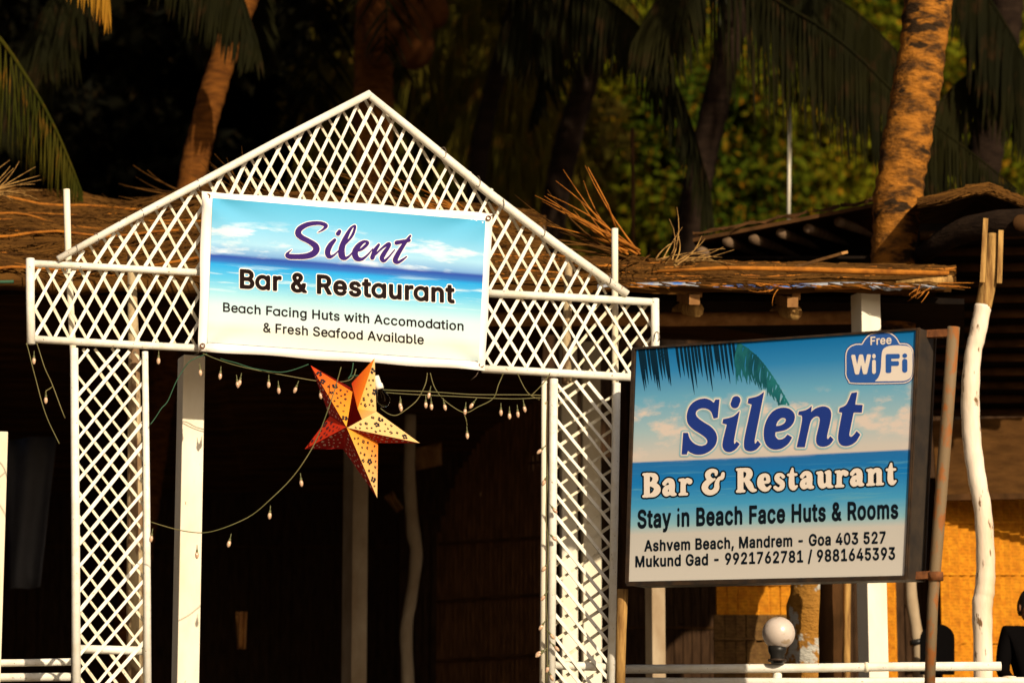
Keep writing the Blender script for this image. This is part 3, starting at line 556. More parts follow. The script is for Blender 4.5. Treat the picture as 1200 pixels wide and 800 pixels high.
# the poles behind the lattice that carry the gate
gtube('pole', [(78, 222), (80, 300), (86, 420), (89, 830)], [8, 8, 8, 8], -.10, 'white_post')
gtube('pole', [(720.5, 268), (720.5, 330), (721, 450), (719, 640)], [8, 8, 8, 8], -.10, 'white_post')
gtube('pole', [(154, 300), (157, 420), (158, 600), (158, 830)], [10, 14, 19, 21], -.22, 'flaky')
gtube('pole', [(667, 292), (664, 400), (664, 450)], [9, 11, 12], -.16, 'flaky')
gtube('pole', [(638, 442), (637.5, 600), (636, 830)], [7, 7.5, 8], -.03, 'white_post')

slat_me = unit_box('slat', M['white']); slat_bk = unit_box('slat', M['white_shaded'])
def clip_line(poly, p, d):
    """part of the line p + t d inside a convex polygon"""
    t0, t1 = -1e9, 1e9
    area = sum(poly[i][0] * poly[(i + 1) % len(poly)][1] - poly[(i + 1) % len(poly)][0] * poly[i][1] for i in range(len(poly)))
    s = 1 if area > 0 else -1
    for i in range(len(poly)):
        a, b = np.array(poly[i], float), np.array(poly[(i + 1) % len(poly)], float)
        nrm = np.array([-(b - a)[1], (b - a)[0]]) * s
        num, den = np.dot(nrm, p - a), np.dot(nrm, d)
        if abs(den) < 1e-9:
            if num < 0: return None
            continue
        t = -num / den
        if den > 0: t0 = max(t0, t)
        else: t1 = min(t1, t)
    return (t0, t1) if t1 - t0 > 9 else None
nsl = 0
def lattice(poly, ang, spacing, off, w=5.0, phase=0.0, jit=1.0, fn_off=None):
    """slats at ang degrees (0 = level, 90 = upright, measured anticlockwise), spacing across in pixels"""
    global nsl
    a = math.radians(ang); d = np.array([math.cos(a), -math.sin(a)]); nn = np.array([math.sin(a), math.cos(a)])
    pr = [np.dot(nn, p) for p in poly]
    s = math.floor(min(pr) / spacing) * spacing + phase * spacing
    while s < max(pr):
        aa = a + math.radians(random.gauss(0, 1.1) * jit)
        dd = np.array([math.cos(aa), -math.sin(aa)])
        cen = np.mean(np.array(poly, float), 0)
        p = nn * (s + random.gauss(0, .8) * jit); p = p + d * np.dot(d, cen - p)
        c = clip_line(poly, p, dd)
        if c:
            A, B = p + dd * (c[0] - random.uniform(1, 5)), p + dd * (c[1] + random.uniform(1, 5))
            o_ = off if fn_off is None else fn_off((A + B) / 2)
            wa = size(w * (.76 if o_ > 0 else .70) * random.uniform(.82, 1.15), 19.7)
            placed('slat', slat_me if o_ >= 0 else slat_bk, gate, bar_matrix(GATE.on(*A, o_), GATE.on(*B, o_), wa, .009, GATE.n))
            nsl += 1
        s += spacing
FR, BK = .013, -.022
pl_L = [(39, 312), (237, 323), (237, 404), (39, 395)]
lattice(pl_L, 61, 17.6, FR, 5.2); lattice(pl_L, -60, 17.6, BK, 4.8, .3)
pl_R = [(568, 348), (764, 358), (764, 439), (568, 429)]
lattice(pl_R, -58, 16.6, 0.0, 5.0, .2)
lattice([(568, 348), (700, 355), (655, 434), (568, 429)], 60, 16.3, .018, 5.0)
lattice([(700, 355), (764, 358), (764, 439), (655, 434)], 50, 15.0, -.018, 4.8)
top = [(237, 214), (431, 114), (575, 226), (575, 256), (237, 230)]
lattice(top, 64, 15.2, FR, 5.0, .4); lattice(top, -60, 14.8, BK, 4.6)
gl = [(80, 304), (237, 220), (237, 316)]
lattice(gl, 57, 17.2, FR, 5.2, .2); lattice(gl, -60, 17.2, BK, 4.8)
gr = [(573, 232), (725, 344), (573, 340)]
lattice(gr, 62, 16.4, FR, 5.0, .5); lattice(gr, -60, 16.4, BK, 4.6)
cl = [(92, 410), (167, 413), (169, 812), (94, 812)]
lattice(cl, 50, 16.6, FR, 5.0); lattice(cl, -53, 16.6, BK, 4.7, .4)
crr = [(653, 447), (719, 451), (712, 812), (650, 812)]
lattice(crr, -51, 14.4, FR, 5.0, .3); lattice(crr, 34, 18.6, BK, 5.0)
# loops of tie wire on rafters and corners
for (x, y) in [(88, 294), (113, 281), (142, 266), (166, 254), (231, 218), (520, 180), (560, 214), (588, 240), (636, 272), (713, 328), (770, 395)]:
    c = GATE.on(x, y, T + .03); r = size(5.5, 19.7)
    a0 = random.uniform(0, 3); pts = []
    for k in range(14):
        a = a0 + k * .55
        pts.append(c + np.array([math.cos(a) * r * .55, -.002 * k, math.sin(a) * r * (.8 + .04 * k)]))
    part('tie_wire', MB().tube(pts, .0028, 5), M['tiewire'], gate)

# ------------------------------------------------------------------ banner on the gate
BO = T + .075
b_c = [(236.5, 224.0), (577, 250.5), (568.5, 434), (232.5, 411)]
p_c = [(249, 232), (569, 258.5), (561, 423), (243, 401)]
def bil(c, u, v):
    c = [np.array(q, float) for q in c]
    return (c[0] * (1 - u) + c[1] * u) * (1 - v) + (c[3] * (1 - u) + c[2] * u) * v
def b_uv(px, py):
    return (px - 236) / 338, (py - 225 - (px - 236) * .074) / 184
def b_on(px, py, off=0.0):
    u, v = b_uv(px, py)
    w = .010 * math.sin(5.2 * u + 1.3 * v + .6) * math.sin(3.0 * v + .5) + .006 * math.sin(9 * u - 5 * v)
    for (cu, cv) in ((0, 0), (1, 0), (0, 1), (1, 1)):
        r = math.hypot((u - cu) * 1.8, v - cv)
        w += .018 * math.exp(-r * 4) * math.sin(7 * math.atan2(abs(v - cv) + .01, abs(u - cu) + .01))
    return GATE.on(px, py, BO + w + off)
o0 = GATE.on(400, 430, BO)
banner = thing('banner', 'white edged vinyl banner with purple script tied across gate', 'banner', o0)
def banner_grid(c, nx, ny, off, thick=None):
    mb = MB(); mb.uv = []
    for j in range(ny + 1):
        for i in range(nx + 1):
            u, v = i / nx, j / ny
            q = bil(c, u, v)
            if thick: q = q + np.array([.5 * math.sin(v * 12), .6 * math.sin(u * 19)])
            mb.v.append(tuple(b_on(q[0], q[1], off))); mb.uv.append((u, 1 - v))
    for j in range(ny):
        for i in range(nx):
            a = j * (nx + 1) + i; mb.f.append((a, a + nx + 1, a + nx + 2, a + 1))
    mb.smooth = True
    return mb
sheet_o = part('vinyl_sheet', banner_grid(b_c, 60, 34, 0, True), M['hem'], banner)
so = sheet_o.modifiers.new('thickness', 'SOLIDIFY'); so.thickness = .002; so.offset = -1
part('print', banner_grid(p_c, 60, 34, .0045), M['banner_print'], banner)
# brush script (strokes traced in the enlarged photograph: 6.667 x, origin 320, 240)
tfA = lambda x, y: (320 + x / 6.667, 240 + y / 6.667)
script = [
 ('s', [(350, 217, 3), (392, 192, 9), (414, 162, 15), (360, 143, 15), (275, 152, 18), (212, 185, 22), (196, 222, 24), (222, 254, 21), (280, 284, 20), (328, 318, 24), (338, 352, 26), (308, 385, 25), (250, 402, 22), (180, 405, 20), (125, 402, 20), (110, 385, 12), (145, 350, 3)]),
 ('s', [(509, 225, 18), (519, 208, 15)]),
 ('s', [(482, 275, 13), (448, 315, 20), (427, 362, 22), (437, 402, 18), (472, 396, 9), (520, 350, 5)]),
 ('s', [(522, 352, 5), (570, 300, 8), (618, 240, 11), (640, 180, 10), (636, 162, 7), (604, 190, 12), (566, 260, 19), (538, 335, 24), (538, 395, 26), (562, 418, 15), (598, 398, 8), (640, 348, 5)]),
 ('s', [(640, 364, 5), (690, 348, 11), (736, 306, 13), (736, 288, 9), (704, 290, 13), (664, 325, 21), (640, 372, 24), (652, 415, 22), (692, 425, 13), (735, 395, 8), (778, 345, 5)]),
 ('s', [(826, 312, 11), (795, 358, 17), (776, 412, 18)]),
 ('s', [(784, 405, 7), (850, 340, 9), (900, 305, 13), (908, 320, 13), (872, 372, 18), (850, 415, 18), (866, 438, 13), (900, 412, 8), (950, 352, 5)]),
 ('s', [(1072, 243, 9), (1022, 310, 15), (975, 385, 19), (955, 432, 20), (972, 450, 13), (1008, 432, 10), (1044, 404, 5)]),
 ('s', [(966, 296, 17), (1064, 277, 13)])]
part('lettering_edge', lay_shape(sdf_mesh(script, 5.5, 2.2), b_on, .0065, tfA), M['ink_white'], banner)
part('script_lettering', lay_shape(sdf_mesh(script, 0, 1.8), b_on, .0085, tfA), M['ink_purple'], banner)
letters('Bar & Restaurant', (281, 338), (531, 355.5), 23.0, b_on, .0065, 'ink_white', banner, 31, 24, GR, 'lettering_edge', False)
letters('Bar & Restaurant', (281, 338), (531, 355.5), 23.0, b_on, .0085, 'ink_brown', banner, 31, 0, GR)
letters('Beach Facing Huts with Accomodation', (261.5, 365), (543.5, 387.5), 10.8, b_on, .0075, 'ink_brown', banner, 13, 0, GR, cell=19)
letters('& Fresh Seafood Available', (308.5, 389), (496.5, 403.5), 11.0, b_on, .0075, 'ink_brown', banner, 13, 0, GR, cell=19)
for (x, y) in [(243.5, 230), (572.5, 255.5), (237.5, 405), (564, 428)]:
    c = b_on(x, y, .004); r = size(2.6, 19.7)
    part('eyelet', MB().tube([c + np.array([r * math.cos(a), 0, r * math.sin(a)]) for a in np.linspace(0, 2 * math.pi, 13)], .004, 6, False), M['rust'], banner)
for a, b in [((243, 229), (226, 213)), ((573, 255), (588, 238)), ((237, 406), (228, 415)), ((564, 429), (552, 445))]:
    p, q = b_on(*a, .006), GATE.on(*b, T + .03)
    part('tie_cord', MB().tube([p, (p + q) / 2 + np.array([0, -.01, -.02]), q], .003, 5), M['tiewire'], banner)

# ------------------------------------------------------------------ the light-box sign
SIGN = Plane(905, 540, 19.0, -37)
s_out = [(741, 407), (1076, 384), (1062, 677.5), (733, 685)]
s_prn = [(746, 410), (1073.5, 387), (1059.5, 674), (736.5, 681)]
s0 = SIGN.on(1090, 700); s0[2] = 0
sign = thing('hotel_sign', 'blue beach print box sign with navy lettering on two poles', 'sign', s0)
DEP = .22
fr = [SIGN.on(*q, 0) for q in s_out]
bkp = [q - SIGN.n * DEP for q in fr]
mb = MB().hexa([fr[3], fr[2], fr[1], fr[0], bkp[3], bkp[2], bkp[1], bkp[0]])
body = part('sign_box', mb, M['black_metal'], sign, smooth=False)
def edge(a, b, w, off, wd=.012):
    p, q = SIGN.on(*a, off), SIGN.on(*b, off)
    return MB().bar(p, q, w, wd, SIGN.n)
for a, b, w in [((741, 408.5), (1076, 385.5), .013), ((735, 684), (1062, 676.5), .026), ((742.5, 409), (734.8, 683), .024), ((1074.8, 386), (1061, 676), .010)]:
    part('face_frame', edge(a, b, w, .006), M['rim'], sign, smooth=False)
# ribs on the visible end of the box
for k in (.02, .93):
    p = fr[1] * (1 - k) + bkp[1] * k; q = fr[2] * (1 - k) + bkp[2] * k
    e = np.cross(SIGN.n, (0, 0, 1)); e = -e if e[0] < 0 else e
    part('end_rib', MB().bar(p + e * .004, q + e * .004, .014, .010, e), M['rim'], sign, smooth=False)
mb = MB(); mb.uv = [(0, 0), (1, 0), (1, 1), (0, 1)]
mb.v = [tuple(SIGN.on(*q, .002)) for q in (s_prn[3], s_prn[2], s_prn[1], s_prn[0])]; mb.f = [(0, 1, 2, 3)]
part('print', mb, M['sign_print'], sign, smooth=False)
# palm leaves printed at the top
tfI = lambda x, y: (x, y)
blades = []
def top_y(x): return 409.3 - (x - 746) * .0702
for x in list(np.arange(749, 783, 3.2)) + list(np.arange(793, 862, 4.4)):
    x = x + random.uniform(-1, 1); L = random.uniform(30, 52) if x < 785 else random.uniform(34, 58)
    blades.append(('s', [(x, top_y(x) + 1.6, 1.5), (x + L * .06, top_y(x) + L * .5, 1.4), (x + L * .13, top_y(x) + L, .15)]))
part('printed_leaf', lay_shape(sdf_mesh(blades, 0, .55), SIGN.on, .0026, tfI), M['ink_dark_leaf'], sign)
blades = []
rach = smooth_path([(866, 402.5), (885, 416), (905, 441), (926, 477)], 7)
for i, q in enumerate(rach):
    L = 44 - 30 * i / len(rach)
    for k in (0, 1):
        x, y = q[0] + random.uniform(-1.5, 1), q[1]
        blades.append(('s', [(x, y, 1.0), (x - 1.5 - 2 * k, y + L * .5, 1.25), (x - 2 + 3 * k, y + L * random.uniform(.8, 1.1), .2)]))
blades.append(('s', [(q[0], q[1], .9) for q in rach[::4]]))
part('printed_leaf', lay_shape(sdf_mesh(blades, 0, .5), SIGN.on, .0030, tfI), M['ink_teal'], sign)
# serif italic word traced at 5 x, origin 780, 440
tfB = lambda x, y: (780 + x / 5, 440 + y / 5)
C = 1
serif = [
 ('p', [(315, 140, C), (305, 245, C), (282, 250, C), (268, 212), (245, 194), (212, 190), (184, 203), (176, 225), (190, 248), (225, 274), (262, 297), (290, 328), (301, 365), (291, 405), (262, 438), (222, 458), (180, 461), (148, 450), (131, 440), (124, 460, C), (95, 460, C), (104, 335, C), (130, 335, C), (142, 370), (168, 398), (205, 411), (236, 403), (246, 383), (234, 362), (205, 340), (160, 311), (130, 275), (126, 225), (145, 175), (182, 145), (228, 134), (262, 144), (282, 158), (292, 140, C)]),
 ('s', [(406, 166, 24), (414, 144, 24)]),
 ('p', [(433, 208, C), (405, 350), (400, 388), (405, 400), (416, 385, C), (433, 400, C), (412, 428), (380, 446), (350, 440), (335, 415), (338, 375), (360, 285, C), (334, 278, C), (338, 255, C), (395, 240)]),
 ('p', [(576, 96, C), (528, 340), (521, 385), (526, 398), (540, 380, C), (557, 402, C), (530, 432), (495, 442), (466, 430), (460, 395), (470, 330), (506, 168, C), (482, 160, C), (487, 134, C), (540, 120)]),
 ('p', [(643, 330, C), (643, 355), (662, 374), (692, 368), (715, 345, C), (741, 362, C), (716, 400), (672, 428), (622, 428), (586, 395), (576, 330), (592, 262), (628, 210), (678, 188), (726, 195), (755, 228), (748, 276), (708, 314)]),
 ('hole', [(646, 296, C), (655, 270), (680, 247), (704, 252), (700, 274), (676, 290)]),
 ('p', [(856, 178, C), (851, 215, C), (880, 192), (920, 180), (955, 190), (970, 222), (962, 280), (946, 350), (950, 372), (965, 355, C), (984, 374, C), (958, 405), (918, 415), (888, 400), (884, 360), (902, 280), (902, 245), (880, 238), (852, 262), (836, 320), (815, 418, C), (769, 418, C), (790, 320), (801, 255), (798, 232, C), (778, 228, C), (782, 210, C), (825, 200)]),
 ('p', [(1122, 97, C), (1110, 170, C), (1154, 172, C), (1149, 215, C), (1101, 215, C), (1084, 300), (1076, 345), (1084, 358), (1100, 350), (1120, 325, C), (1140, 345, C), (1112, 388), (1070, 410), (1030, 405), (1012, 372), (1018, 310), (1036, 216, C), (1016, 212, C), (1020, 190, C), (1060, 168), (1090, 102, C)])]
part('lettering_halo', lay_shape(sdf_mesh(serif, 17, 4), SIGN.on, .0034, tfB), M['halo'], sign)
part('lettering_edge', lay_shape(sdf_mesh(serif, 8, 2.2), SIGN.on, .0042, tfB), M['ink_cream'], sign)
part('serif_lettering', lay_shape(sdf_mesh(serif, 1, 1.8), SIGN.on, .0050, tfB), M['ink_navy'], sign)
# heavy rounded letters, built from strokes in a 100-unit capital height
G = {
 'B': (80, [('s', [(22, 12, 13), (22, 88, 13)]), ('s', [(8, 6, 6), (40, 6, 6)]), ('s', [(8, 94, 6), (40, 94, 6)]), ('s', [(34, 93, 7), (54, 86, 11), (58, 72, 13), (48, 58, 10), (30, 53, 7)]), ('s', [(34, 53, 7), (60, 44, 12), (66, 28, 15), (54, 13, 12), (34, 7, 7)])]),
 'R': (90, [('s', [(22, 12, 13), (22, 88, 13)]), ('s', [(8, 6, 6), (38, 6, 6)]), ('s', [(8, 94, 6), (40, 94, 6)]), ('s', [(34, 93, 7), (56, 86, 12), (60, 70, 14), (48, 55, 10), (30, 50, 7)]), ('s', [(44, 52, 9), (60, 30, 14), (72, 10, 10), (86, 7, 6)])]),
 'a': (70, [('s', [(13, 53, 9), (26, 65, 9), (42, 60, 12), (46, 44, 13), (46, 14, 12), (60, 7, 6)]), ('s', [(42, 40, 6), (24, 36, 10), (16, 22, 12), (22, 10, 10), (40, 14, 7)])]),
 'r': (58, [('s', [(20, 60, 11), (20, 12, 12)]), ('s', [(6, 64, 6), (20, 64, 7)]), ('s', [(6, 6, 6), (36, 6, 6)]), ('s', [(24, 46, 8), (36, 62, 9), (48, 56, 12)])]),
 'e': (64, [('s', [(18, 36, 6), (46, 38, 7)]), ('s', [(48, 42, 9), (44, 60, 9), (30, 66, 8), (16, 54, 13), (15, 30, 15), (28, 12, 12), (44, 9, 8), (56, 20, 5)])]),
 's': (54, [('s', [(44, 56, 8), (34, 65, 7), (20, 61, 10), (17, 49, 11), (28, 38, 12), (40, 28, 11), (38, 13, 10), (22, 6, 8), (9, 14, 8)])]),
 't': (50, [('s', [(26, 86, 5), (23, 60, 11), (23, 20, 13), (32, 8, 10), (45, 15, 5)]), ('s', [(8, 62, 6), (42, 62, 6)])]),
 'u': (76, [('s', [(6, 64, 6), (20, 64, 7)]), ('s', [(20, 60, 12), (20, 24, 13), (28, 9, 10), (44, 15, 8)]), ('s', [(54, 62, 12), (54, 14, 12)]), ('s', [(54, 7, 7), (69, 6, 6)]), ('s', [(42, 64, 6), (54, 64, 7)])]),
 'n': (78, [('s', [(6, 64, 6), (20, 64, 7)]), ('s', [(20, 60, 12), (20, 12, 12)]), ('s', [(6, 6, 6), (33, 6, 6)]), ('s', [(25, 46, 7), (38, 62, 9), (54, 58, 12), (56, 40, 12), (56, 12, 12)]), ('s', [(46, 6, 6), (71, 6, 6)])]),
 '&': (104, [('s', [(62, 78, 6), (62, 90, 8), (44, 95, 9), (28, 84, 12), (30, 68, 11), (46, 58, 7), (56, 60, 5)]), ('s', [(46, 56, 7), (24, 46, 13), (14, 28, 14), (26, 10, 12), (48, 8, 11), (64, 22, 12), (66, 44, 10), (74, 60, 8), (88, 66, 9), (92, 80, 8)])]),
 ' ': (34, [])}
gm = {}
def heavy(word, bl, br, cap0, cap1, off, m, name, grow, cell=3.0):
    total = sum(G[c][0] for c in word) + 3 * (len(word) - 1)
    x = 0; out = MB(); bl, br = np.array(bl, float), np.array(br, float)
    for c in word:
        if G[c][1]:
            if (c, grow) not in gm: gm[(c, grow)] = sdf_mesh(G[c][1], grow, cell)
            V, F = gm[(c, grow)]
            vs = []
            for (gx, gy) in V:
                t = (x + gx) / total; k = (cap0 + (cap1 - cap0) * t) / 100
                q = bl + (br - bl) * t + np.array([0, -gy * k])
                vs.append(SIGN.on(q[0], q[1], off))
            if name == 'letter': part(name, MB().add(vs, F), M[m], sign, smooth=False)
            else: out.add(vs, F)
        x += G[c][0] + 3
    if out.v: part(name, out, M[m], sign, smooth=False)
heavy('Bar & Restaurant', (752, 583), (1051, 567.5), 29, 29, .0030, 'ink_black', 'lettering_edge', 6)
heavy('Bar & Restaurant', (752, 583), (1051, 567.5), 29, 29, .0038, 'ink_cream', 'letter', -.5)
letters('Stay in Beach Face Huts & Rooms', (747, 619), (1052, 607.5), 22, SIGN.on, .0030, 'ink_black', sign, 31, glyphs=GH)
letters('Ashvem Beach, Mandrem - Goa 403 527', (755, 646), (1038, 636.5), 13.4, SIGN.on, .0030, 'ink_black', sign, 29, cell=19, cap1=14.4)
letters('Mukund Gad - 9921762781 / 9881645393', (744.5, 664.5), (1049, 655.5), 13.4, SIGN.on, .0030, 'ink_black', sign, 29, cell=19, cap1=15)
# free wifi badge traced at 7.475 x, origin 970, 370
tfC = lambda x, y: (970 + x / 7.475, 370 + y / 7.475)
cloud = [('p', [(152, 460), (154, 330), (185, 270), (240, 243), (296, 240, C), (325, 195), (365, 160), (430, 140), (490, 134), (555, 148), (605, 188), (634, 236, C), (700, 242), (745, 283), (759, 350), (760, 470), (740, 550), (690, 588), (600, 596), (230, 598), (175, 568), (153, 520)])]
part('badge_edge', lay_shape(sdf_mesh(cloud, 4, 5), SIGN.on, .0026, tfC), M['ink_navy'], sign)
part('badge_ring', lay_shape(sdf_mesh(cloud, -3, 4), SIGN.on, .0034, tfC), M['ink_cream'], sign)
part('badge', lay_shape(sdf_mesh(cloud, -13, 4), SIGN.on, .0042, tfC), M['ink_badge'], sign)
bub = [('p', [(545, 262), (660, 260), (715, 272), (738, 310), (742, 380), (742, 470), (728, 535), (680, 566), (600, 571), (412, 573, C), (445, 535), (464, 470), (470, 370), (484, 296)])]
part('badge_bubble', lay_shape(sdf_mesh(bub, 0, 3), SIGN.on, .0050, tfC), M['ink_cream'], sign)
letters('Free', tfC(374, 256), tfC(556, 246), 9.8, SIGN.on, .0060, 'ink_cream', sign, 20, glyphs=GH)
letters('Wi', tfC(206, 514), tfC(418, 508), 23, SIGN.on, .0060, 'ink_cream', sign, 44, glyphs=GH)
letters('Fi', tfC(508, 500), tfC(692, 496), 22, SIGN.on, .0060, 'ink_badge', sign, 48, glyphs=GH)
# poles and brackets
def spole(name, pts, w, off, m):
    pp = [SIGN.on(x, y, off) for x, y in pts]
    return part(name, MB().tube(pp, [size(v, q[1]) / 2 for v, q in zip(w, pp)], 14), M[m], sign)
spole('steel_pole', [(1117.5, 383), (1110.5, 480), (1099.5, 620), (1093, 705), (1088.5, 830)], [15, 15, 14.5, 13, 12.5], -.16, 'rust_pipe')
spole('wooden_stake', [(730, 690), (728, 740), (726, 830)], [13, 12, 12], -.08, 'bark_wood')
for (y, x0, x1) in [(391, 1078, 1118), (674, 1064, 1096)]:
    a, b = SIGN.on(x0, y + 1, -.12), SIGN.on(x1, y - 1, -.16)
    part('bracket', MB().bar(a, b, .045, .05, SIGN.n), M['rust'], sign, smooth=False)
cc = SIGN.on(1096.5, 675, -.16)
part('clamp', MB().tube([cc - np.array([0, 0, .025]), cc + np.array([0, 0, .025])], .045, 14), M['rust'], sign)

# ------------------------------------------------------------------ star lantern
STY = 19.15
def S(x, y, d=0.0): return P(x, y, STY - d)
star = thing('star_lantern', 'orange and red pierced paper star lantern hanging under banner', 'lantern', S(406, 500))
sm_, n_, l_, b_ = principled('printed_star_paper', .75, .15)
at = n_.new('ShaderNodeAttribute'); at.attribute_name = 'paper'
l_.new(at.outputs['Color'], b_.inputs['Base Color'])
tr_ = n_.new('ShaderNodeBsdfTranslucent'); l_.new(at.outputs['Color'], tr_.inputs[0])
mx_ = n_.new('ShaderNodeMixShader'); mx_.inputs[0].default_value = .25
l_.new(b_.outputs[0], mx_.inputs[1]); l_.new(tr_.outputs[0], mx_.inputs[2]); l_.new(mx_.outputs[0], n_['Material Output'].inputs[0])
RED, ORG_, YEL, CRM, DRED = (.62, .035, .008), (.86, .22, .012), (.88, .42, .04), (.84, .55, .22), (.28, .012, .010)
def facet(mb, cols, pts, cs, cell=7):
    a, b, c = pts; o = len(mb.v)
    for i in range(cell + 1):
        for j in range(cell + 1 - i):
            u, v = i / cell, j / cell; w = 1 - u - v
            mb.v.append(tuple(a * w + b * u + c * v))
            cols.append(tuple(cs[0][k] * w + cs[1][k] * u + cs[2][k] * v for k in range(3)))
    def ix(i, j): return o + sum(cell + 1 - q for q in range(i)) + j
    for i in range(cell):
        for j in range(cell - i):
            mb.f.append((ix(i, j), ix(i + 1, j), ix(i, j + 1)))
            if i + j < cell - 1: mb.f.append((ix(i + 1, j), ix(i + 1, j + 1), ix(i, j + 1)))
def flower(mb, c, r, n, u, v):
    for k in range(5):
        a = k * 2 * math.pi / 5 + random.random()
        cc = c + (u * math.cos(a) + v * math.sin(a)) * r * .62
        o = len(mb.v)
        for q in range(7):
            b = q * 2 * math.pi / 7
            mb.v.append(tuple(cc + (u * math.cos(b) + v * math.sin(b)) * r * .42 + n * .003 + n * .0002 * k))
        mb.f.append(tuple(range(o, o + 7)))
arms = [  # tip, facet list: (points, colours, holes)
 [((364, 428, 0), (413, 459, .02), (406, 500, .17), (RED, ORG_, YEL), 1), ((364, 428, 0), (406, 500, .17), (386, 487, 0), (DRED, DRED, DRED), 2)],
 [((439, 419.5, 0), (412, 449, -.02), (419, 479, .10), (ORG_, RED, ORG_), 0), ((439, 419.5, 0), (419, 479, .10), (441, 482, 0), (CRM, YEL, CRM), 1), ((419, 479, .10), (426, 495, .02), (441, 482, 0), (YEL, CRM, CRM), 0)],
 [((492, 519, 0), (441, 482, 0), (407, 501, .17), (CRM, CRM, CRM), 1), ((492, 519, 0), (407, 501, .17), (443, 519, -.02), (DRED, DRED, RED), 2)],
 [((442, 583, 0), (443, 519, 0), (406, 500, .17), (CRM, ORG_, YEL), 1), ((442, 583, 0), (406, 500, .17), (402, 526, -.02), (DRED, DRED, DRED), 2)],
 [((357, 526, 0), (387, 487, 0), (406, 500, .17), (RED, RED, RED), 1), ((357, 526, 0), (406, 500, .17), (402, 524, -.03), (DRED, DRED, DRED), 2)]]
M['hole'] = mat('cut_out', (.010, .008, .012), rough=.8)
M['cut_light'] = mat('painted_cut_light', (.62, .42, .36), rough=.8)  # pale discs paint the light coming through the cuts
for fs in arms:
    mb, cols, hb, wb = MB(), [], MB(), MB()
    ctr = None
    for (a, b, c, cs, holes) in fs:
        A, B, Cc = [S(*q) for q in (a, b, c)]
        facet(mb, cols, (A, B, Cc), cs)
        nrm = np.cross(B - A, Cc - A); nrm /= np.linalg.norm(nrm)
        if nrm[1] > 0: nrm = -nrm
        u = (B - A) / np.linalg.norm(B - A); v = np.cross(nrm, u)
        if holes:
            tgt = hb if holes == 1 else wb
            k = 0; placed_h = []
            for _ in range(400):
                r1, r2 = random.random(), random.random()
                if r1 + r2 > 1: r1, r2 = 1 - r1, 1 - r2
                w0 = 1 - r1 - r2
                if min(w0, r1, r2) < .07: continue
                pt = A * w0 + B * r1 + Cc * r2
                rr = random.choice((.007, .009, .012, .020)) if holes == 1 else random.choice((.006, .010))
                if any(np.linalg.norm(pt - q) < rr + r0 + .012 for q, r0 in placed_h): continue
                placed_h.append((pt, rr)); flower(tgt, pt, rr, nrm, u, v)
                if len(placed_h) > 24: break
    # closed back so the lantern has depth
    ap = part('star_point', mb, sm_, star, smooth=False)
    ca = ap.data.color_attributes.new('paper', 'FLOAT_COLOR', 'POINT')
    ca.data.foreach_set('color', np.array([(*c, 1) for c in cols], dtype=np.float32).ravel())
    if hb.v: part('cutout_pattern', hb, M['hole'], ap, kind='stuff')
    if wb.v: part('cutout_pattern', wb, M['cut_light'], ap, kind='stuff')
mb = MB(); cols = []
bc = S(404, 503, -.17)
ring = [(364, 428), (413, 455), (439, 419.5), (441, 482), (492, 519), (443, 519), (442, 583), (402, 526), (357, 526), (386, 487)]
mb.v = [tuple(bc)] + [tuple(S(x, y, -.025)) for x, y in ring]
mb.f = [(0, i + 1, (i + 1) % 10 + 1) for i in range(10)]
bo = part('star_back', mb, sm_, star, smooth=False)
ca = bo.data.color_attributes.new('paper', 'FLOAT_COLOR', 'POINT')
ca.data.foreach_set('color', np.array([(*DRED, 1)] * 11, dtype=np.float32).ravel())
# clear bulb on its white socket
bt_ = S(441, 443, -.08)
lamp = thing('light_bulb', 'clear glass light bulb in white socket behind the star', 'light bulb', bt_)
ax = (S(452, 475, -.06) - S(440, 440, -.06)); ax /= np.linalg.norm(ax)
q0 = S(440, 441, -.06)
part('socket', MB().tube([q0, q0 + ax * .05, q0 + ax * .052, q0 + ax * .085], [.022, .022, .027, .027], 14), M['socket'], lamp)
gm_, n2, l2, b2 = principled('clear_glass', .05, .5)
b2.inputs['Transmission Weight'].default_value = 1; b2.inputs['Base Color'].default_value = (.85, .8, .72, 1); b2.inputs['IOR'].default_value = 1.08; b2.inputs['Roughness'].default_value = 0
part('glass', MB().tube([q0 + ax * t for t in (.085, .11, .135, .165, .19, .205)], [.018, .026, .040, .043, .030, .006], 18), gm_, lamp)
part('cord', MB().tube(smooth_path([S(414, 425, -.05), S(412, 437, -.05), S(408, 444, -.05), S(414, 440, -.05), S(440, 441, -.06)], 5), .0035, 6), M['wire_green'], lamp)

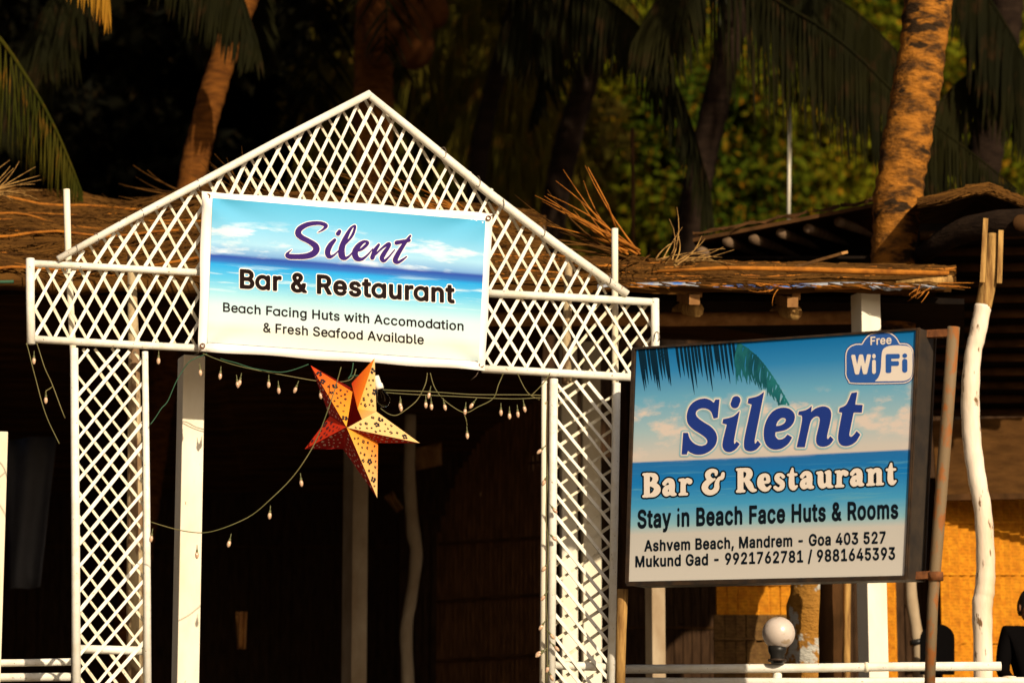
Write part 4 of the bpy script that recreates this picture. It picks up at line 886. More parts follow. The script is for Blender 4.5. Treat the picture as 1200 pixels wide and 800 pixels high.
# ------------------------------------------------------------------ fairy lights
def bulb_meshes(cpt, ang=0.0, s=1.0):
    d = np.array([math.sin(ang), 0, -math.cos(ang)])
    st = MB().tube([cpt, cpt + d * .035 * s], [.0022, .004], 6)
    col_ = MB().tube([cpt + d * .030 * s, cpt + d * .048 * s], [.0065, .0075], 8)
    gl_ = MB().tube([cpt + d * t * s for t in (.046, .056, .068, .080, .086)], [.0075, .0115, .0120, .008, .002], 10)
    col_.add(st.v, st.f)
    return col_, gl_
def light_string(paths, bulbs, Y, label, wire='wire', r=.0032, group='strings of tiny lamps on the gate'):
    f = (lambda x, y: GATE.on(x, y, T + .06)) if Y is None else (lambda x, y: P(x, y, Y))
    t = thing('fairy_lights', label, 'string lights', f(*paths[0][0]), group)
    for p in paths:
        pp = smooth_path([(x + random.uniform(-.5, .5), y) for x, y in p], 6)
        part('cable', MB().tube([f(x, y) + np.array([0, .01 * math.sin(k * .7), 0]) for k, (x, y) in enumerate(pp)], r, 5), M[wire], t)
    for (x, y, a) in bulbs:
        c, g = bulb_meshes(f(x, y - 9), math.radians(a), 1.0)
        bo_ = part('bulb', g, M['bulb'], t); part('bulb_socket', c, M['collar'], bo_)
    return t
light_string([[(238, 414), (275, 428), (320, 437), (370, 446), (408, 446), (417, 432)], [(444, 456), (500, 459), (560, 462), (634, 463)], [(444, 459), (520, 464), (600, 467), (634, 466)]],
             [(186, 420, 0), (234, 434, 5), (259, 438, -4), (277, 448, 8), (315, 448, 0), (326, 455, 4), (350, 455, -20), (375, 461, 5), (469, 473, 0), (499, 472, 0), (505, 474, 3), (505, 461, -12), (519, 475, 12), (546, 480, -5), (559, 475, -35), (587, 481, 0), (597, 485, 0), (606, 483, 4), (613, 477, 9)],
             None, 'long slack string of tiny lamps along the banner hem and right column')
light_string([[(400, 430), (385, 480), (368, 520), (350, 550), (320, 582), (290, 606), (250, 622), (215, 622), (176, 611)]],
             [(352, 563, 6), (317, 601, -4), (271, 634, -12), (231, 647, 0), (179, 628, -8)], 18.96, 'single drooping string of lamps swagged from star to left column')
light_string([[(501, 437), (498, 452), (487, 470), (470, 484), (457, 486), (446, 478)], [(504, 437), (510, 455), (522, 470), (543, 483), (560, 477), (578, 466), (584, 450), (590, 438)], [(543, 483), (546, 490), (547, 498)], [(606, 437), (618, 460), (632, 468)], [(645, 437), (636, 450), (624, 462)]],
             [(547, 508, 3), (470, 476, 0)], None, 'looped strand of lamps hanging in two bights right of the star')
light_string([[(31, 402), (37, 425), (44, 452), (55, 490), (70, 520)], [(43, 402), (52, 430), (62, 452), (76, 490)], [(62, 452), (55, 458), (53, 462)]],
             [(40, 420, 0), (54, 466, 0)], None, 'two thin wires with lamps hanging from left end of the beam')
light_string([[(176, 497), (188, 480), (197, 468), (210, 440), (222, 424), (242, 414)], [(258, 420), (275, 425), (300, 432), (330, 436), (362, 427)]], [(283, 446, -10)], None, 'thin green cable looping from left column to banner corner', 'wire_green')
light_string([[(641, 470), (640, 520), (642, 560), (640, 600), (642, 640), (640, 700), (642, 740), (641, 800)]],
             [(643 + random.uniform(-3, 2), y, random.uniform(-60, 60)) for y in list(range(530, 790, 34)) + [745, 760, 770, 782, 792]], None, 'string of lamps wound down the right column of gate')

# ------------------------------------------------------------------ thatch
def strands(pt, n, length, r, spread):
    """many dry leaf strips; pt(u, v) gives a surface point, u along, v up"""
    mb = MB()
    for _ in range(n):
        u, v = random.random(), random.random()
        L = length * random.uniform(.3, 1.4)
        k = 4; pts = []
        dv = random.gauss(0, spread)
        for i in range(k):
            t = i / (k - 1)
            q = pt(u + L * (t - .5), v + dv * (t - .5) + .03 * math.sin(t * 3 + v * 40), random.uniform(0, .03) + .012)
            pts.append(q)
        w = r * random.uniform(.5, 1.6)
        o = len(mb.v)
        for q in pts:
            mb.v += [tuple(q + np.array([0, 0, w])), tuple(q + np.array([0, -w * .8, -w * .4])), tuple(q + np.array([0, w, -w * .3]))]
        for i in range(k - 1):
            for j in range(3):
                a, b = o + i * 3 + j, o + i * 3 + (j + 1) % 3
                mb.f.append((a, b, b + 3, a + 3))
    return mb
def slab(c, th):
    """c: four world corners, eave left, eave right, back right, back left"""
    c = [np.array(q, float) for q in c]; dn = np.array([0, 0, -th])
    return MB().hexa([c[0] + dn, c[1] + dn, c[1], c[0], c[3] + dn, c[2] + dn, c[2], c[3]])
# left roof
A0, A1 = P(-160, 326, 21.3), P(640, 333, 21.6)
def topA(u):        # silhouette of the ridge, in pixels
    x = -160 + 800 * u
    y = np.interp(x, [-160, 0, 90, 140, 200, 235, 300, 430, 520, 575, 640], [216, 224, 236, 243, 236, 224, 232, 240, 244, 246, 262])
    return P(x, y, 24.2)
def ptA(u, v, off=0.0):
    u = min(max(u, 0), 1); v = min(max(v, -.02), 1.0)
    a = A0 * (1 - u) + A1 * u; b = topA(u)
    q = a * (1 - v) + b * v
    return q + np.array([0, -.3, .9]) * off + np.array([0, 0, .03 * math.sin(v * 26) + .02 * math.sin(u * 37 + v * 9)])
roofA = thing('thatched_roof', 'brown palm thatch roof sloping up behind the white gate', 'roof', A0)
mb = MB(); NU, NV = 60, 24
for j in range(NV + 1):
    for i in range(NU + 1): mb.v.append(tuple(ptA(i / NU, j / NV)))
for j in range(NV):
    for i in range(NU):
        a = j * (NU + 1) + i; mb.f.append((a, a + 1, a + NU + 2, a + NU + 1))
o_ = part('thatch_layer', mb, M['thatch'], roofA, smooth=True)
so = o_.modifiers.new('thickness', 'SOLIDIFY'); so.thickness = .10; so.offset = -1
part('leaf_strips', strands(ptA, 5200, .10, .006, .05), M['thatch'], roofA, kind='stuff')
part('leaf_strips', strands(ptA, 70, .20, .004, .015), M['thatch_light'], roofA, kind='stuff')
def battenA(v0, v1, u0, u1, r):
    pts = [ptA(u0 + (u1 - u0) * t, v0 + (v1 - v0) * t + .012 * math.sin(t * 11), .05) for t in np.linspace(0, 1, 14)]
    part('batten_pole', MB().tube(pts, [r * (1 - .3 * t) for t in np.linspace(0, 1, 14)], 8), M['thatch_light'], roofA)
battenA(.86, .80, .0, .42, .014); battenA(.42, .50, .0, .46, .013); battenA(.02, .02, 0, .40, .013); battenA(.62, .66, .42, .98, .012); battenA(.18, .22, .42, .95, .012)
battenA(.70, .66, .1, .3, .010)
part('green_tape', MB().tube([P(-20, 331, 21.25), P(16, 330, 21.25)], .012, 6), M['wire_green'], roofA)
# back slope so the roof closes behind
back = MB(); bu = np.linspace(0, 1, 20)
for u in bu: back.v.append(tuple(topA(u) + np.array([0, 0, -.04])))
for u in bu: q = topA(u); back.v.append((q[0], q[1] + 6.5, 3.4))
for i in range(19): back.f.append((i, i + 1, i + 21, i + 20))
part('rear_slope', back, M['thatch'], roofA, smooth=False)
# ragged leaf ends hanging at the ridge and at the left
def spray(parent, x, y, Y, n, a0, a1, L, m, name='leaf_rib', r=.006, bend=.25):
    for _ in range(n):
        a = math.radians(random.uniform(a0, a1)); l = L * random.uniform(.55, 1.05)
        x0, y0 = x + random.uniform(-14, 14), y + random.uniform(-5, 5); s_ = random.uniform(-bend, bend)
        pts = []; dy = random.uniform(-.4, .3)
        for t in np.linspace(0, 1, 6):
            aa = a + s_ * t
            pts.append(P(x0 + math.cos(aa) * l * t, y0 - math.sin(aa) * l * t, Y + dy * t))
        part(name, MB().tube(pts, [r * (1.1 - t) + .001 for t in np.linspace(0, 1, 6)], 5), M[m], parent)
dr = thing('dry_palm_leaf', 'fan of bare orange leaf ribs on roof behind right rafter', 'palm leaf', P(728, 300, 21.4))
spray(dr, 738, 294, 21.4, 16, 128, 158, 125, 'thatch_light', r=.008)
spray(dr, 722, 297, 21.4, 9, 148, 170, 140, 'thatch', r=.009)
part('leaf_rib', MB().tube([P(722, 268, 21.4), P(712, 240, 21.3), P(699, 215, 21.2), P(689, 196, 21.1)], [.007, .007, .006, .003], 6), M['thatch_light'], dr)
dr = thing('dry_palm_leaf', 'curled grey brown frond end lying above right thatch edge', 'palm leaf', P(780, 308, 21.5))
spray(dr, 778, 308, 21.4, 10, 15, 75, 60, 'bark_wood', r=.005, bend=.8)
spray(dr, 750, 303, 21.4, 12, 150, 215, 40, 'thatch', r=.006, bend=1.2)
spray(dr, 800, 306, 21.5, 8, 5, 35, 60, 'bark_wood', r=.006, bend=.5)
dr = thing('dry_palm_leaf', 'heap of thin brown ribs seen through the gable lattice', 'palm leaf', P(330, 250, 22.2))
spray(dr, 300, 245, 22.0, 14, 120, 165, 90, 'thatch', r=.006)
spray(dr, 360, 250, 22.0, 22, 145, 178, 120, 'thatch', r=.007)
spray(dr, 500, 252, 22.0, 22, 140, 175, 150, 'thatch', r=.007)
spray(dr, 570, 262, 22.0, 16, 145, 172, 120, 'thatch_light', r=.006)
dr = thing('dry_palm_leaf', 'low tuft of brown leaf tips on the ridge left of banner', 'palm leaf', P(205, 236, 23.6))
spray(dr, 225, 232, 23.6, 22, 158, 196, 95, 'thatch', r=.008, bend=.3)
spray(dr, 150, 242, 23.8, 10, 165, 190, 40, 'thatch', r=.007, bend=.4)
dr = thing('dry_palm_leaf', 'tangled grey leaf tips at left edge of the roof', 'palm leaf', P(0, 225, 22.5))
spray(dr, -20, 226, 22.4, 16, -5, 55, 60, 'bark_wood', r=.005, bend=.4)

# right awning
B0, B1, B2, B3 = P(575, 338, 21.25), P(1112, 336, 21.3), P(1122, 322, 24.5), P(575, 314, 24.5)
def ptB(u, v, off=0.0):
    u = min(max(u, -.01), 1.01)
    xe = 575 + 540 * u
    e = P(xe, 335 + 1.5 * math.sin(xe * .05), 21.28); t = P(xe, np.interp(xe, [575, 720, 900, 1120], [300, 308, 313, 317]), 22.1)
    bb = P(xe, 306, 25.0)
    vv = min(max(v, 0), 1)
    q = e * (1 - vv) + t * vv
    return q + np.array([0, -.2, .9]) * off
roofB = thing('awning_roof', 'low palm thatch awning edged with blue tarpaulin above sign', 'roof', B0)
mb = MB()
ts, te = [ptB(u, 1) for u in np.linspace(0, 1, 24)], [ptB(u, 0) for u in np.linspace(0, 1, 24)]
for a in te: mb.v.append(tuple(a))
for a in ts: mb.v.append(tuple(a))
for a in ts: mb.v.append((a[0], 26.0, a[2] + .25))
for r_ in range(2):
    for i in range(23): mb.f.append((r_ * 24 + i, r_ * 24 + i + 1, r_ * 24 + i + 25, r_ * 24 + i + 24))
o_ = part('thatch_layer', mb, M['thatch'], roofB, smooth=False)
so = o_.modifiers.new('thickness', 'SOLIDIFY'); so.thickness = .05; so.offset = -1
part('leaf_strips', strands(ptB, 1800, .14, .006, .25), M['thatch'], roofB, kind='stuff')
part('leaf_strips', strands(ptB, 90, .25, .006, .15), M['thatch_light'], roofB, kind='stuff')
part('batten_pole', MB().tube([P(x, y, 21.24) for x, y in [(770, 318), (850, 314), (950, 316), (1040, 319), (1112, 320)]], [.012, .015, .02, .022, .016], 8), M['thatch_light'], roofB)
part('batten_pole', MB().tube([P(x, y, 21.28) for x, y in [(1050, 334), (1090, 332), (1116, 328)]], [.03, .045, .035], 8), M['bark_wood'], roofB)
part('batten_pole', MB().tube([P(x, y, 21.22) for x, y in [(955, 338), (985, 337), (1008, 337)]], [.01, .014, .01], 8), M['thatch_light'], roofB)
# tarpaulin edge
mb = MB(); xs_ = np.linspace(700, 1112, 80)
for x in xs_:
    d = .6 + 1.2 * abs(math.sin(x * .11)) + .8 * math.sin(x * .37)
    if 1022 < x < 1056: d += 4
    mb.v += [tuple(P(x, 332 + 1.6 * math.sin(x * .03), 21.24)), tuple(P(x, 334.5 + 1.6 * math.sin(x * .03) + d, 21.22))]
for i in range(79): mb.f.append((2 * i, 2 * i + 1, 2 * i + 3, 2 * i + 2))
o_ = part('tarpaulin_edge', mb, M['tarp_blue'], roofB, smooth=True)
so = o_.modifiers.new('thickness', 'SOLIDIFY'); so.thickness = .004
spray(roofB, 1080, 338, 21.2, 9, 200, 260, 22, 'thatch_light', 'straw', .004, .6)
spray(roofB, 910, 336, 21.2, 7, 170, 230, 25, 'thatch_light', 'straw', .003, .8)
for k_ in range(70):
    x_ = random.uniform(705, 1105); y_ = 334 + random.uniform(-3, 1)
    part('straw', MB().tube([P(x_, y_, 21.19), P(x_ + random.uniform(6, 26), y_ + random.uniform(-1, 4), 21.18), P(x_ + random.uniform(20, 46), y_ + random.uniform(-1, 6), 21.19)], [.006, .005, .002], 5), M['thatch' if k_ % 3 else 'thatch_light'], roofB)
# short timber pieces propped under the awning and the log they rest on
def logp(name, pts, Y, w, m, label, cat, group=None):
    pp = [P(x, y, Y + (dy if len(q) > 2 else 0)) for q in pts for (x, y, dy) in [(q[0], q[1], q[2] if len(q) > 2 else 0)]]
    return mesh_thing(name, MB().tube(pp, [size(v, Y) / 2 for v in w], 12), M[m], label, cat, group)
logp('eave_beam', [(560, 374), (800, 374), (1000, 372, 0.02)], 21.9, [17, 17, 16], 'timber', 'rough brown eave log running behind top of the box sign', 'beam')
for (x, y, lab) in [(816, 352, 'stub of sawn timber under awning nearest the gate'), (931, 355, 'stub of sawn timber under awning midway to white post')]:
    t = thing('rafter_end', lab, 'rafter', P(x, y, 21.4), 'rafter ends under the awning')
    part('block', MB().bar(P(x - 2, y - 1, 21.3), P(x - 46, y - 12, 23.2), .075, .07, (0, 0, 1)), M['timber'], t, smooth=False)
    part('wedge', MB().bar(P(x + 2, y - 8, 21.35), P(x - 20, y - 9, 22.4), .06, .05, (0, 0, 1)), M['timber'], t, smooth=False)
    part('log', MB().tube([P(x, y + 11, 21.45), P(x - 40, y + 3, 23.2)], [.055, .06], 10), M['bark_wood'], t)
mesh_thing('loose_board', MB().bar(P(935, 312, 21.7), P(990, 296, 21.4), .075, .02, (.2, -.6, 1)), M['timber'], 'short split board lying loose on the awning thatch', 'board', smooth=False)

# roof of dark sheets behind, pole ends showing
roofC = thing('sheet_roof', 'dark roof with pale rafter pole ends behind awning', 'roof', P(930, 300, 24))
mb = MB()
c_ = [P(800, 300, 23.6), P(1120, 226, 23.2), P(1180, 250, 30), P(840, 300, 30)]
c_ = [P(812, 279, 23.8), P(1046, 234, 23.6), P(1100, 300, 28.5), P(850, 330, 28.5)]
part('roof_sheet', slab(c_, .03), M['dark_wood'], roofC, smooth=False)
for (x, y) in [(822, 295), (852, 283), (883, 280), (915, 273), (947, 268), (983, 260)]:
    part('rafter_pole', MB().tube([P(x, y, 23.8), P(x + 34, y + 12, 25.4), P(x + 80, y + 24, 28)], [.040, .040, .040], 12), M['timber_dim'], roofC)
part('gable_shade', slab([P(800, 300, 24.1), P(1120, 300, 24.1), P(1120, 335, 28), P(800, 335, 28)], .02), M['ceiling_sheet'], roofC, smooth=False)
mb = MB(); xs_ = np.linspace(812, 1060, 60)
part('ragged_edge', strands(lambda u, v, off=0: P(812 + 236 * min(max(u, 0), 1), 279 - 45 * min(max(u, 0), 1) + 5 * math.sin(u * 40) * .3, 23.75 + v * .3) + np.array([0, 0, off]), 70, .16, .006, .3), M['dark_wood'], roofC, kind='stuff')

# right hut roof
roofD = thing('hut_roof', 'ragged edged thatched hut roof at right above crooked white post', 'roof', P(1150, 250, 22))
D = [P(1078, 262, 22.3), P(1330, 258, 22.0), P(1330, 470, 25.2), P(1040, 470, 25.2)]
part('roof_lining', slab(D, .06), M['ceiling_sheet'], roofD, smooth=False)
def edgeD(u, v, off=0.0):
    u = min(max(u, 0), 1); x = 1075 + 200 * u
    y = np.interp(x, [1075, 1105, 1130, 1160, 1200, 1280], [240, 236, 228, 224, 240, 250])
    return P(x, y + 4 - 7 * v, 21.9 + v * .25) + np.array([0, 0, off])
part('thatch_edge', strands(edgeD, 420, .22, .006, .35), M['thatch'], roofD, kind='stuff')
mb = MB()
for i in range(20):
    for v in (0, 1): mb.v.append(tuple(edgeD(i / 19, v * .9, 0)))
for i in range(20): q = edgeD(i / 19, 1); mb.v.append((q[0], 27.5, q[2] + .6))
for i in range(19): mb.f.append((2 * i, 2 * i + 2, 2 * i + 3, 2 * i + 1)); mb.f.append((2 * i + 1, 2 * i + 3, 40 + i + 1, 40 + i))
part('thatch_layer', mb, M['thatch'], roofD, smooth=False)
part('log_end', MB().tube([P(1196, 261, 21.80), P(1197, 261, 21.78)], .06, 12), M['dark_wood'], roofD)
part('eave_log', MB().tube([P(1080, 300, 22.4), P(1100, 283, 22.3), P(1135, 268, 22.1), P(1170, 262, 21.95), P(1250, 258, 21.9)], [.06, .085, .095, .10, .10], 12), M['palm_bark_dark'], roofD)
for k in range(13):
    t = k / 12
    a = D[0] * (1 - t) + D[3] * t; b = D[1] * (1 - t) + D[2] * t
    part('purlin', MB().tube([a - np.array([0, 0, .09]), b - np.array([0, 0, .09])], .035, 8), M['dark_wood'], roofD)

# ------------------------------------------------------------------ posts
def post(x, w, y0, Y, dw, m, label, turn=0, y1=None, group='square posts of the restaurant'):
    top_ = P(x, y0, Y); wd = size(w, Y); dp = dw
    z0 = 0 if y1 is None else P(x, y1, Y)[2]
    a = math.radians(turn); ex, ey = np.array([math.cos(a), math.sin(a), 0]), np.array([-math.sin(a), math.cos(a), 0])
    c = []
    for yy in (0, 1):
        for (i, k) in ((-1, 0), (1, 0), (1, 1), (-1, 1)):
            q = top_ + ex * i * wd / 2 + ey * yy * dp; q = q.copy(); q[2] = top_[2] if k else z0
            c.append(q)
    mb = MB().hexa(c)
    o = mesh_thing('square_post', mb, M[m], label, 'post', group, smooth=False)
    bv = o.modifiers.new('edge', 'BEVEL'); bv.width = .006; bv.segments = 2
    return o
post(228, 26.5, 416, 20.0, .16, 'white_post', 'bright white square post just right of left lattice column', 20)
post(1020.5, 26, 342, 21.45, .16, 'white_post', 'bright white square post passing behind the wifi badge', 22)
post(-4, 27, 505, 19.9, .16, 'white_post', 'cream post cut off by left edge of the picture', 10)
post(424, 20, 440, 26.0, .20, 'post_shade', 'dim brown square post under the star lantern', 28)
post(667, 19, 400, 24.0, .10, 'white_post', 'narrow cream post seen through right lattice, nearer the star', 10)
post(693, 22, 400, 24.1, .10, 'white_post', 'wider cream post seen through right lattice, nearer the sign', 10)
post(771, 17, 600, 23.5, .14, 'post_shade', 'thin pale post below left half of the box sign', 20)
def crooked(name, pts, Y, m, label, cat, group=None, extra=None):
    t = thing(name, label, cat, np.array([P(pts[-1][0], 800, Y)[0], Y, 0]), group)
    sp = smooth_path([(x, y, w) for x, y, w in pts], 5)
    part('trunk', MB().tube([P(x, y, Y) for x, y, w in sp], [size(w, Y) / 2 * (1 + .05 * math.sin(i * 1.3)) for i, (x, y, w) in enumerate(sp)], 16), M[m], t)
    return t
cr = thing('crooked_post', 'crooked white painted tree trunk post at right', 'post', (P(1152, 800, 21.2)[0], 21.2, 0))
sp = smooth_path([(1152, 358, 20), (1146, 390, 20), (1140, 417, 20), (1137, 465, 22), (1139, 515, 22), (1145, 560, 21.5), (1152, 600, 21), (1155, 655, 22), (1154, 690, 23.5), (1151, 712, 24), (1152, 775, 22), (1152, 960, 23)], 6)
part('trunk', MB().tube([P(x, y, 21.2) for x, y, w in sp], [size(w, 21.2) / 2 * (1 + .03 * math.sin(i * 1.7)) for i, (x, y, w) in enumerate(sp)], 18), M['driftwood'], cr, 'whitewashed lower trunk')
sp = smooth_path([(1166, 275, 18), (1160, 320, 20), (1152, 361, 19.5), (1145, 390, 19), (1140, 419, 19.6)][:3], 6)
part('trunk', MB().tube([P(x, y, 21.2) for x, y, w in sp], [size(w, 21.2) / 2 for x, y, w in sp], 18), M['bark_wood'], cr, 'bare brown upper trunk')
for a, b in [((1155, 256), (1151, 331)), ((1173, 270), (1171, 332))]:
    part('splint', MB().bar(P(*a, 21.13), P(*b, 21.13), size(6, 21.2), .02), M['bark_wood'], cr, smooth=False)
for (x, y) in [(1156, 618), (1148, 705), (1158, 672)]:
    part('knot', MB().ball(P(x, y, 21.15), .013, 10, 6, (1, .4, 1.1)), M['bark_wood'], cr)
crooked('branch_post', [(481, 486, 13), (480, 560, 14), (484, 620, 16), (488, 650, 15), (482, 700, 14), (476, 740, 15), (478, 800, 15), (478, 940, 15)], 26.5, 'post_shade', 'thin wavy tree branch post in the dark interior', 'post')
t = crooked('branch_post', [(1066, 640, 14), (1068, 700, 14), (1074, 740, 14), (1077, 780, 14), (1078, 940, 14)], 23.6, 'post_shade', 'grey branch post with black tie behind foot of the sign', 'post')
part('black_tie', MB().tube([P(1074, 749, 23.6), P(1075, 755, 23.6)], .055, 12), M['black_plastic'], t)
crooked('trunk_shade_post', [(976, 640, 29), (974, 720, 28), (973, 800, 28), (973, 940, 28)], 22.2, 'dark_wood', 'added dark strip for the shaded half of the peeling trunk base', 'post')  # added dark upright, paints the shaded side of the palm trunk
crooked('timber_post', [(993, 640, 9), (992, 800, 9), (992, 940, 9)], 22.9, 'bark_wood', 'narrow brown pole touching left side of the white post', 'post')

# ------------------------------------------------------------------ rails and globe lamp
def rail(pts, w, Y, label):
    pp = [P(x, y, Y) for x, y in pts]
    r = size(w, Y) / 2
    t = thing('railing', label, 'railing', pp[0], 'white tube railings of the terrace')
    part('tube', MB().tube(pp, [r] * len(pp), 12), M['white'], t)
    return t
r1 = rail([(732, 783.5), (850, 783), (960, 782), (1060, 780.5), (1173, 780)], 10.5, 20.6, 'upper white rail crossing behind the foot of the sign pole')
part('coupling', MB().tube([P(1013, 781.2, 20.6), P(1017, 781.2, 20.6)], .034, 12), M['white_post'], r1)
r2 = rail([(732, 798.5), (950, 799), (1200, 798), (1300, 798)], 10.5, 20.6, 'lower white rail along bottom edge beneath globe lamp')
part('support', MB().tube([P(911, 786, 20.62), P(911, 960, 20.62)], .03, 10), M['white'], r2)
part('support', MB().tube([P(1183, 792, 20.62), P(1183, 960, 20.62)], .045, 10), M['driftwood'], r2)
rail([(-60, 777), (30, 776), (83, 775)], 8.6, 20.0, 'upper white rail left of the lattice column')
rail([(-60, 794), (30, 793), (83, 792.5)], 10, 20.0, 'lower white rail left of the lattice column')
gl_ = thing('globe_lamp', 'round opal globe lamp on black neck above the railing', 'lamp', P(912, 776, 20.55))
part('globe', MB().ball(P(912.5, 741.5, 20.55), size(19.3, 20.55), 28, 18), M['opal'], gl_)
part('neck', MB().tube([P(911, y, 20.55) for y in (757, 763, 768, 773, 777)], [.062, .060, .046, .050, .040], 18), M['black_plastic'], gl_)
part('neck_ring', MB().tube([P(911, 772, 20.55), P(911, 774.5, 20.55)], .062, 18), M['rim'], gl_)

# ------------------------------------------------------------------ interior walls
strip_me = unit_box('strip', M['bamboo']); strip_low = unit_box('strip', M['bamboo_shaded']); strip_dark = unit_box('strip', M['dark_mat']); strip_mid = unit_box('strip', M['mid_mat'])
def strip_wall(x0, x1, y0, y1, Y0, Y1, step, me, label, name='bamboo_wall', battens=(), bm='bamboo', top=None):
    base = P(x0, y1, Y0)
    t = thing(name, label, 'wall', (base[0], base[1], 0))
    n = max(2, int((x1 - x0) / step))
    for i in range(n):
        u = (i + .5) / n; x = x0 + (x1 - x0) * u; Y = Y0 + (Y1 - Y0) * u + random.uniform(-.008, .008)
        a = P(x, y0 if top is None else top(x), Y); b = a.copy(); b[2] = P(x, y1, Y)[2] if y1 < 900 else 0.0
        nn = np.array([0, -1, random.uniform(-.01, .01)])
        placed('strip', me, t, bar_matrix(a, b, size(step * .93, Y), .012, nn))
    for y in battens:
        if top is not None:
            xa = min([x for x in np.linspace(x0, x1, 60) if top(x) < y] or [x0]); part('batten', MB().bar(P(xa, y + 4, Y0 - .05), P(x1, y - 4, Y1 - .03), .022, .014, (0, -1, 0)), M[bm], t, smooth=False); continue
        part('batten', MB().bar(P(x0, y, Y0 - .02), P(x1, y, Y1 - .02), .022, .014, (0, -1, 0)), M[bm], t, smooth=False)
    if top is not None: return t
    a, b = P(x0, y0, Y0 + .03), P(x1, y0, Y1 + .03)
    lo = 0 if y1 > 900 else P(x0, y1, Y0)[2]
    mb = MB(); mb.v = [(a[0], a[1], lo), (b[0], b[1], lo), tuple(b), tuple(a)]; mb.f = [(0, 1, 2, 3)]
    o = part('backing_mat', mb, me.materials[0], t); so = o.modifiers.new('thickness', 'SOLIDIFY'); so.thickness = .02; so.offset = 1
    return t
strip_wall(1098, 1290, 575, 950, 24.6, 25.2, 11.5, strip_me, 'orange split bamboo wall behind the crooked white post', battens=(612, 672, 752))
strip_wall(838, 962, 600, 742, 24.3, 24.5, 11.5, strip_me, 'glowing bamboo panel under middle of the box sign', battens=(684,))
strip_wall(836, 962, 720, 950, 24.2, 24.4, 11.5, strip_low, 'lower bamboo mat with shade put into its colour, beside globe lamp', battens=(748,), bm='bamboo_shaded')
strip_wall(1018, 1046, 600, 950, 24.5, 24.6, 9, strip_me, 'narrow strip of orange bamboo wall right of the white post')
mesh_thing('fascia_board', MB().bar(P(1095, 538, 24.4), P(1310, 530, 24.4), size(92, 24.4), .04, (0, -1, 0)), M['board'], 'wide brown board across top of the bamboo wall', 'board', smooth=False)
mesh_thing('shelf_edge', MB().bar(P(1095, 583, 24.35), P(1310, 579, 24.35), size(7, 24.4), .03, (0, -1, 0)), M['dark_wood'], 'dark ledge under the wide brown board', 'ledge', smooth=False)
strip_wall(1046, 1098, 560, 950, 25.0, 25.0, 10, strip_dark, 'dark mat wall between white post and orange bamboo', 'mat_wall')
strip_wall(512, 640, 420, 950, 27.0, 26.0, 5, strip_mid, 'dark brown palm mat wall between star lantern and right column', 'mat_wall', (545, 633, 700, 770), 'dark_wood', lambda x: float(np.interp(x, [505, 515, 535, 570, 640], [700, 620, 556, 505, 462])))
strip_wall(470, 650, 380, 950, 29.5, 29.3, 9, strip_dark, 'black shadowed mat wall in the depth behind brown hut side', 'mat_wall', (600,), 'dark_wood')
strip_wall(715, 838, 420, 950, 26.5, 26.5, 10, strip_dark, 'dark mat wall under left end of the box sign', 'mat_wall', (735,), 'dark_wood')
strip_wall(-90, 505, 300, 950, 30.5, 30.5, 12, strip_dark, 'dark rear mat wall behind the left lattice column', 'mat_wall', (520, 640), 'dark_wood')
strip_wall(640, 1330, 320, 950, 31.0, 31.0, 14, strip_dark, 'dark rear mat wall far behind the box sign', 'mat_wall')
# inner roof lining, fills the space under the thatch
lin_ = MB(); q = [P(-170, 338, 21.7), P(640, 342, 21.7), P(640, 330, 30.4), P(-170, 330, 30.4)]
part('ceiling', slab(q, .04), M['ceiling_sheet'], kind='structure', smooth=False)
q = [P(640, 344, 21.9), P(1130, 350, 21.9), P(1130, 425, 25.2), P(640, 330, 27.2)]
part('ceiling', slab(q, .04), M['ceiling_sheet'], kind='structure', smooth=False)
q = [P(-175, 700, 21.4), P(-175, 700, 30.5)]
mesh_thing('side_wall', MB().hexa([(q[0][0], 21.4, 0), (q[1][0], 30.5, 0), (q[1][0], 30.5, 4), (q[0][0], 21.4, 3.6), (q[0][0] - .05, 21.4, 0), (q[1][0] - .05, 30.5, 0), (q[1][0] - .05, 30.5, 4), (q[0][0] - .05, 21.4, 3.6)]), M['dark_mat'], 'mat side wall closing the left end of the restaurant', 'wall', smooth=False)
# grey sheet at left
mb = MB()
c4 = [P(6, 515, 26), P(66, 510, 26), P(48, 688, 26), P(8, 690, 26)]
for j in range(9):
    for i in range(9):
        u, v = i / 8, j / 8
        q = (c4[0] * (1 - u) + c4[1] * u) * (1 - v) + (c4[3] * (1 - u) + c4[2] * u) * v
        mb.v.append(tuple(q + np.array([0, .05 * math.sin(u * 9 + v * 2), 0])))
for j in range(8):
    for i in range(8): a = j * 9 + i; mb.f.append((a, a + 9, a + 10, a + 1))
o_ = mesh_thing('grey_tarpaulin', mb, M['tarp_grey'], 'dull grey plastic sheet hanging in the dark at far left', 'tarpaulin', smooth=True)
so = o_.modifiers.new('thickness', 'SOLIDIFY'); so.thickness = .005
